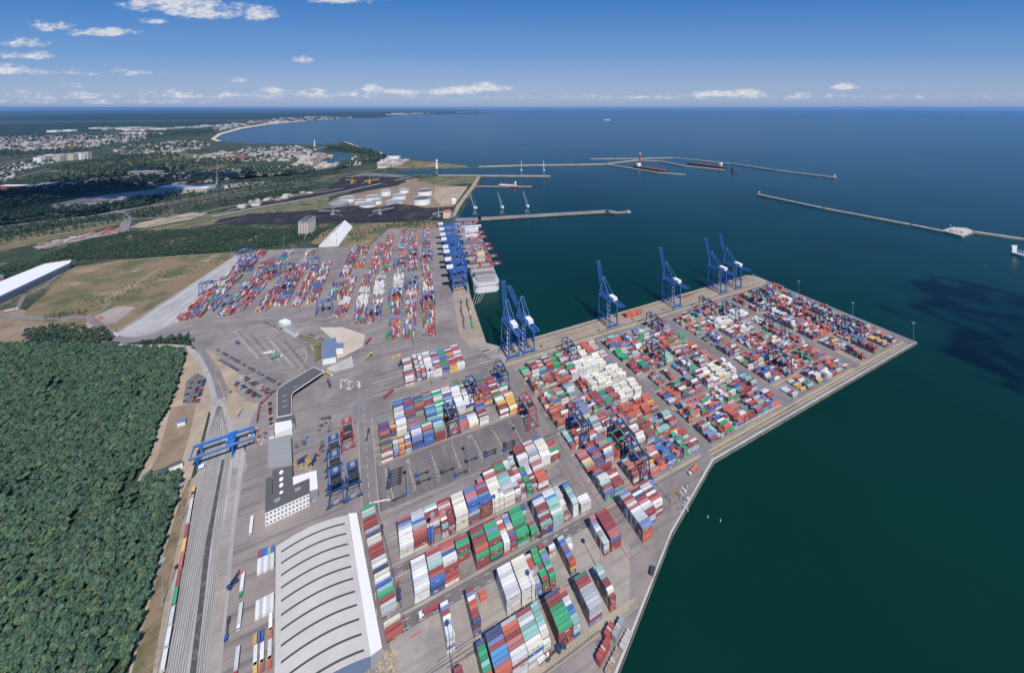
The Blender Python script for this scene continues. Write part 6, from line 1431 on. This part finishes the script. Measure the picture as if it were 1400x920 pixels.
CL = [(225, 8, 60, 15, 1), (275, 16, 55, 17, 1), (205, 6, 42, 10, .8), (357, 21, 21, 13, 1), (468, -2, 48, 12, 1), (138, 46, 46, 7, .9), (68, 38, 30, 9, .45), (30, 60, 36, 7, .6), (35, 77, 40, 7, .7), (12, 97, 26, 9, .9), (411, 83, 14, 6, .9), (92, 118, 16, 5, .5), (210, 30, 20, 5, .6),
      (508, 122, 15, 6, 1), (560, 127, 55, 4.5, .85), (620, 126, 40, 6, .9), (662, 122, 34, 8, 1), (420, 128, 26, 6, .75), (372, 125, 16, 5, .5), (455, 131, 20, 4, .6), (262, 132, 34, 4.5, .6), (320, 130, 25, 3.5, .45), (140, 130, 24, 4, .45), (90, 134, 60, 3, .4), (200, 128, 20, 3, .4), (985, 130, 62, 4.5, .8), (1020, 129, 24, 6, .85), (1154, 120, 18, 5, 1), (880, 133, 12, 3, .5), (945, 131, 20, 4, .7), (1075, 133, 14, 3, .4), (330, 110, 14, 4, .5), (300, 131, 330, 6, .30), (1000, 133, 300, 4, .28), (120, 100, 90, 5, .25), (60, 140, 200, 4, .3)]
for cx, cy, a, b, st in CL:
    u0, v0 = (cx - 700) / FP, (HY - cy) / FP; aa, bb = a / FP * 1.25, b / FP * 1.3
    du = mth('DIVIDE', mth('SUBTRACT', u, u0), aa); dv_ = mth('DIVIDE', mth('SUBTRACT', v, v0), bb)
    dn = mth('MULTIPLY', mth('LESS_THAN', dv_, 0), .9); dv2 = mth('MULTIPLY', dv_, mth('ADD', dn, 1.0))
    r2 = mth('ADD', mth('MULTIPLY', du, du), mth('MULTIPLY', dv2, dv2)); k = mth('MULTIPLY', mth('SUBTRACT', 1.0, r2), st)
    dens = k if dens is None else mth('MAXIMUM', dens, k)
dd_ = mth('ADD', dens, mth('MULTIPLY', mth('SUBTRACT', nz, .52), 3.4)); dd_ = mth('ADD', dd_, mth('MULTIPLY', mth('SUBTRACT', nz2, .5), .9))
gate = n.new('ShaderNodeMapRange'); gate.inputs[1].default_value = -.5; gate.inputs[2].default_value = .25; l.new(dens, gate.inputs[0])
cf = n.new('ShaderNodeMapRange'); cf.interpolation_type = 'SMOOTHSTEP'; cf.inputs[1].default_value = -.1; cf.inputs[2].default_value = 1.0; cf.inputs[4].default_value = .86; l.new(dd_, cf.inputs[0])
fac = mth('MULTIPLY', cf.outputs[0], gate.outputs[0]); fac = mth('MULTIPLY', fac, mth('GREATER_THAN', sep.outputs['Y'], .03))
sh = n.new('ShaderNodeMapRange'); sh.inputs[1].default_value = .35; sh.inputs[2].default_value = .65; l.new(nz2, sh.inputs[0])
cc = mix(n, l, sh.outputs[0], (5.2, 5.4, 6.1), (7.6, 7.5, 7.6))
el = n.new('ShaderNodeValToRGB'); l.new(mth('MULTIPLY', v, 2.4, True), el.inputs[0])
e_ = el.color_ramp.elements; e_[0].position = 0; e_[0].color = (1.9, 2.85, 5.2, 1); e_[1].position = 1; e_[1].color = (.20, 1.45, 4.7, 1)
for p_, c_ in ((.05, (2.75, 3.45, 5.3, 1)), (.14, (2.6, 3.4, 5.2, 1)), (.36, (1.25, 2.55, 5.1, 1)), (.68, (.42, 1.75, 4.7, 1))): q_ = e_.new(p_); q_.color = c_
tint = mix(n, l, 1.0, sky.outputs[0], (SKY_R, SKY_G, SKY_B) if 'SKY_R' in globals() else (.78, .95, 1.20), 'MULTIPLY')
up_ = n.new('ShaderNodeMapRange'); up_.inputs[1].default_value = .5; up_.inputs[2].default_value = .9; up_.inputs[3].default_value = .85; up_.inputs[4].default_value = .3; l.new(sep.outputs['Z'], up_.inputs[0])
tint = mix(n, l, up_.outputs[0], tint, el.outputs[0])
l.new(mix(n, l, fac, tint, cc), bg.inputs['Color'])
# fair-weather clouds standing over the bay and the woods, behind and beside the camera
cm_ = bpy.data.materials.new('cloud_vapour'); cm_.use_nodes = True; cn_ = cm_.node_tree.nodes; cn_.clear()
co_ = cn_.new('ShaderNodeOutputMaterial'); cp_ = cn_.new('ShaderNodeVolumePrincipled'); cp_.inputs['Color'].default_value = (1, 1, 1, 1); cp_.inputs['Density'].default_value = .0021; cm_.node_tree.links.new(cp_.outputs[0], co_.inputs['Volume'])
off_ = 1300 / math.tan(EL)
for (gx, gy), parts_ in ((G(1745, 552), ((0, 0, 250, 90), (80, -30, 260, 100))), (G(60, 282), ((0, 0, 260, 90), (-300, -80, 300, 110), (220, 60, 180, 80))), (G(215, 250), ((0, 0, 300, 90), (-350, 60, 260, 100), (300, -30, 200, 80)))):
    bm_ = bmesh.new()
    bmesh.ops.create_icosphere(bm_, subdivisions=4, radius=1)
    vs_ = []
    for vv in bm_.verts:
        dvec = vv.co.normalized(); best = 0
        for (qx, qy, rr, hh) in parts_:
            cvec = Vector((qx / 300, qy / 300, 0)); best = max(best, rr / 300 + max(0, dvec.dot(cvec)) * .9)
        if len(parts_) == 2: best = .95
        best *= 1 + .26 * math.sin(dvec.x * 9 + gx) * math.sin(dvec.y * 11) + .08 * math.sin(dvec.z * 17 + dvec.x * 13)
        vv.co = Vector((dvec.x * best * 300, dvec.y * best * 300, dvec.z * best * (300 if dvec.z > 0 else 120)))
    me_ = bpy.data.meshes.new('cloud'); bm_.to_mesh(me_); bm_.free(); me_.materials.append(cm_)
    o_c = link(bpy.data.objects.new('cloud', me_)); o_c.location = (gx + sv.x * off_, gy + sv.y * off_, 1300); o_c['kind'] = 'structure'
# air
mb = MB(); mb.hexa([(-60500, -2600, -8), (60500, -2600, -8), (60500, 62500, -8), (-60500, 62500, -8), (-60500, -2600, 420), (60500, -2600, 420), (60500, 62500, 420), (-60500, 62500, 420)])
hz = bpy.data.materials.new('haze_air'); hz.use_nodes = True; hn = hz.node_tree.nodes; hn.clear()
ho = hn.new('ShaderNodeOutputMaterial'); pv = hn.new('ShaderNodeVolumePrincipled'); pv.inputs['Color'].default_value = (.24, .56, 1.0, 1); pv.inputs['Density'].default_value = 1.9e-5; pv.inputs['Anisotropy'].default_value = .2
hz.node_tree.links.new(pv.outputs[0], ho.inputs['Volume'])
if HAZE: mb.build('haze', hz)['kind'] = 'stuff'
cam = bpy.data.cameras.new('camera'); co = link(bpy.data.objects.new('camera', cam)); S.camera = co
co.location = (0, 0, H); co.rotation_euler = (math.radians(90), 0, 0)
cam.sensor_fit = 'HORIZONTAL'; cam.sensor_width = 36; cam.lens = 36 * FP / 1400
cam.shift_y = -(460 - HY) / 1400; cam.clip_start = 5; cam.clip_end = 200000
S.view_settings.view_transform = 'Standard'; S.view_settings.look = 'None'; S.view_settings.gamma = 1; S.view_settings.exposure = .28
cy = S.cycles; S.render.engine = 'CYCLES'; cy.use_denoising = True; cy.max_bounces = 5; cy.diffuse_bounces = 2; cy.glossy_bounces = 2; cy.transmission_bounces = 2; cy.transparent_max_bounces = 4; cy.volume_bounces = 0
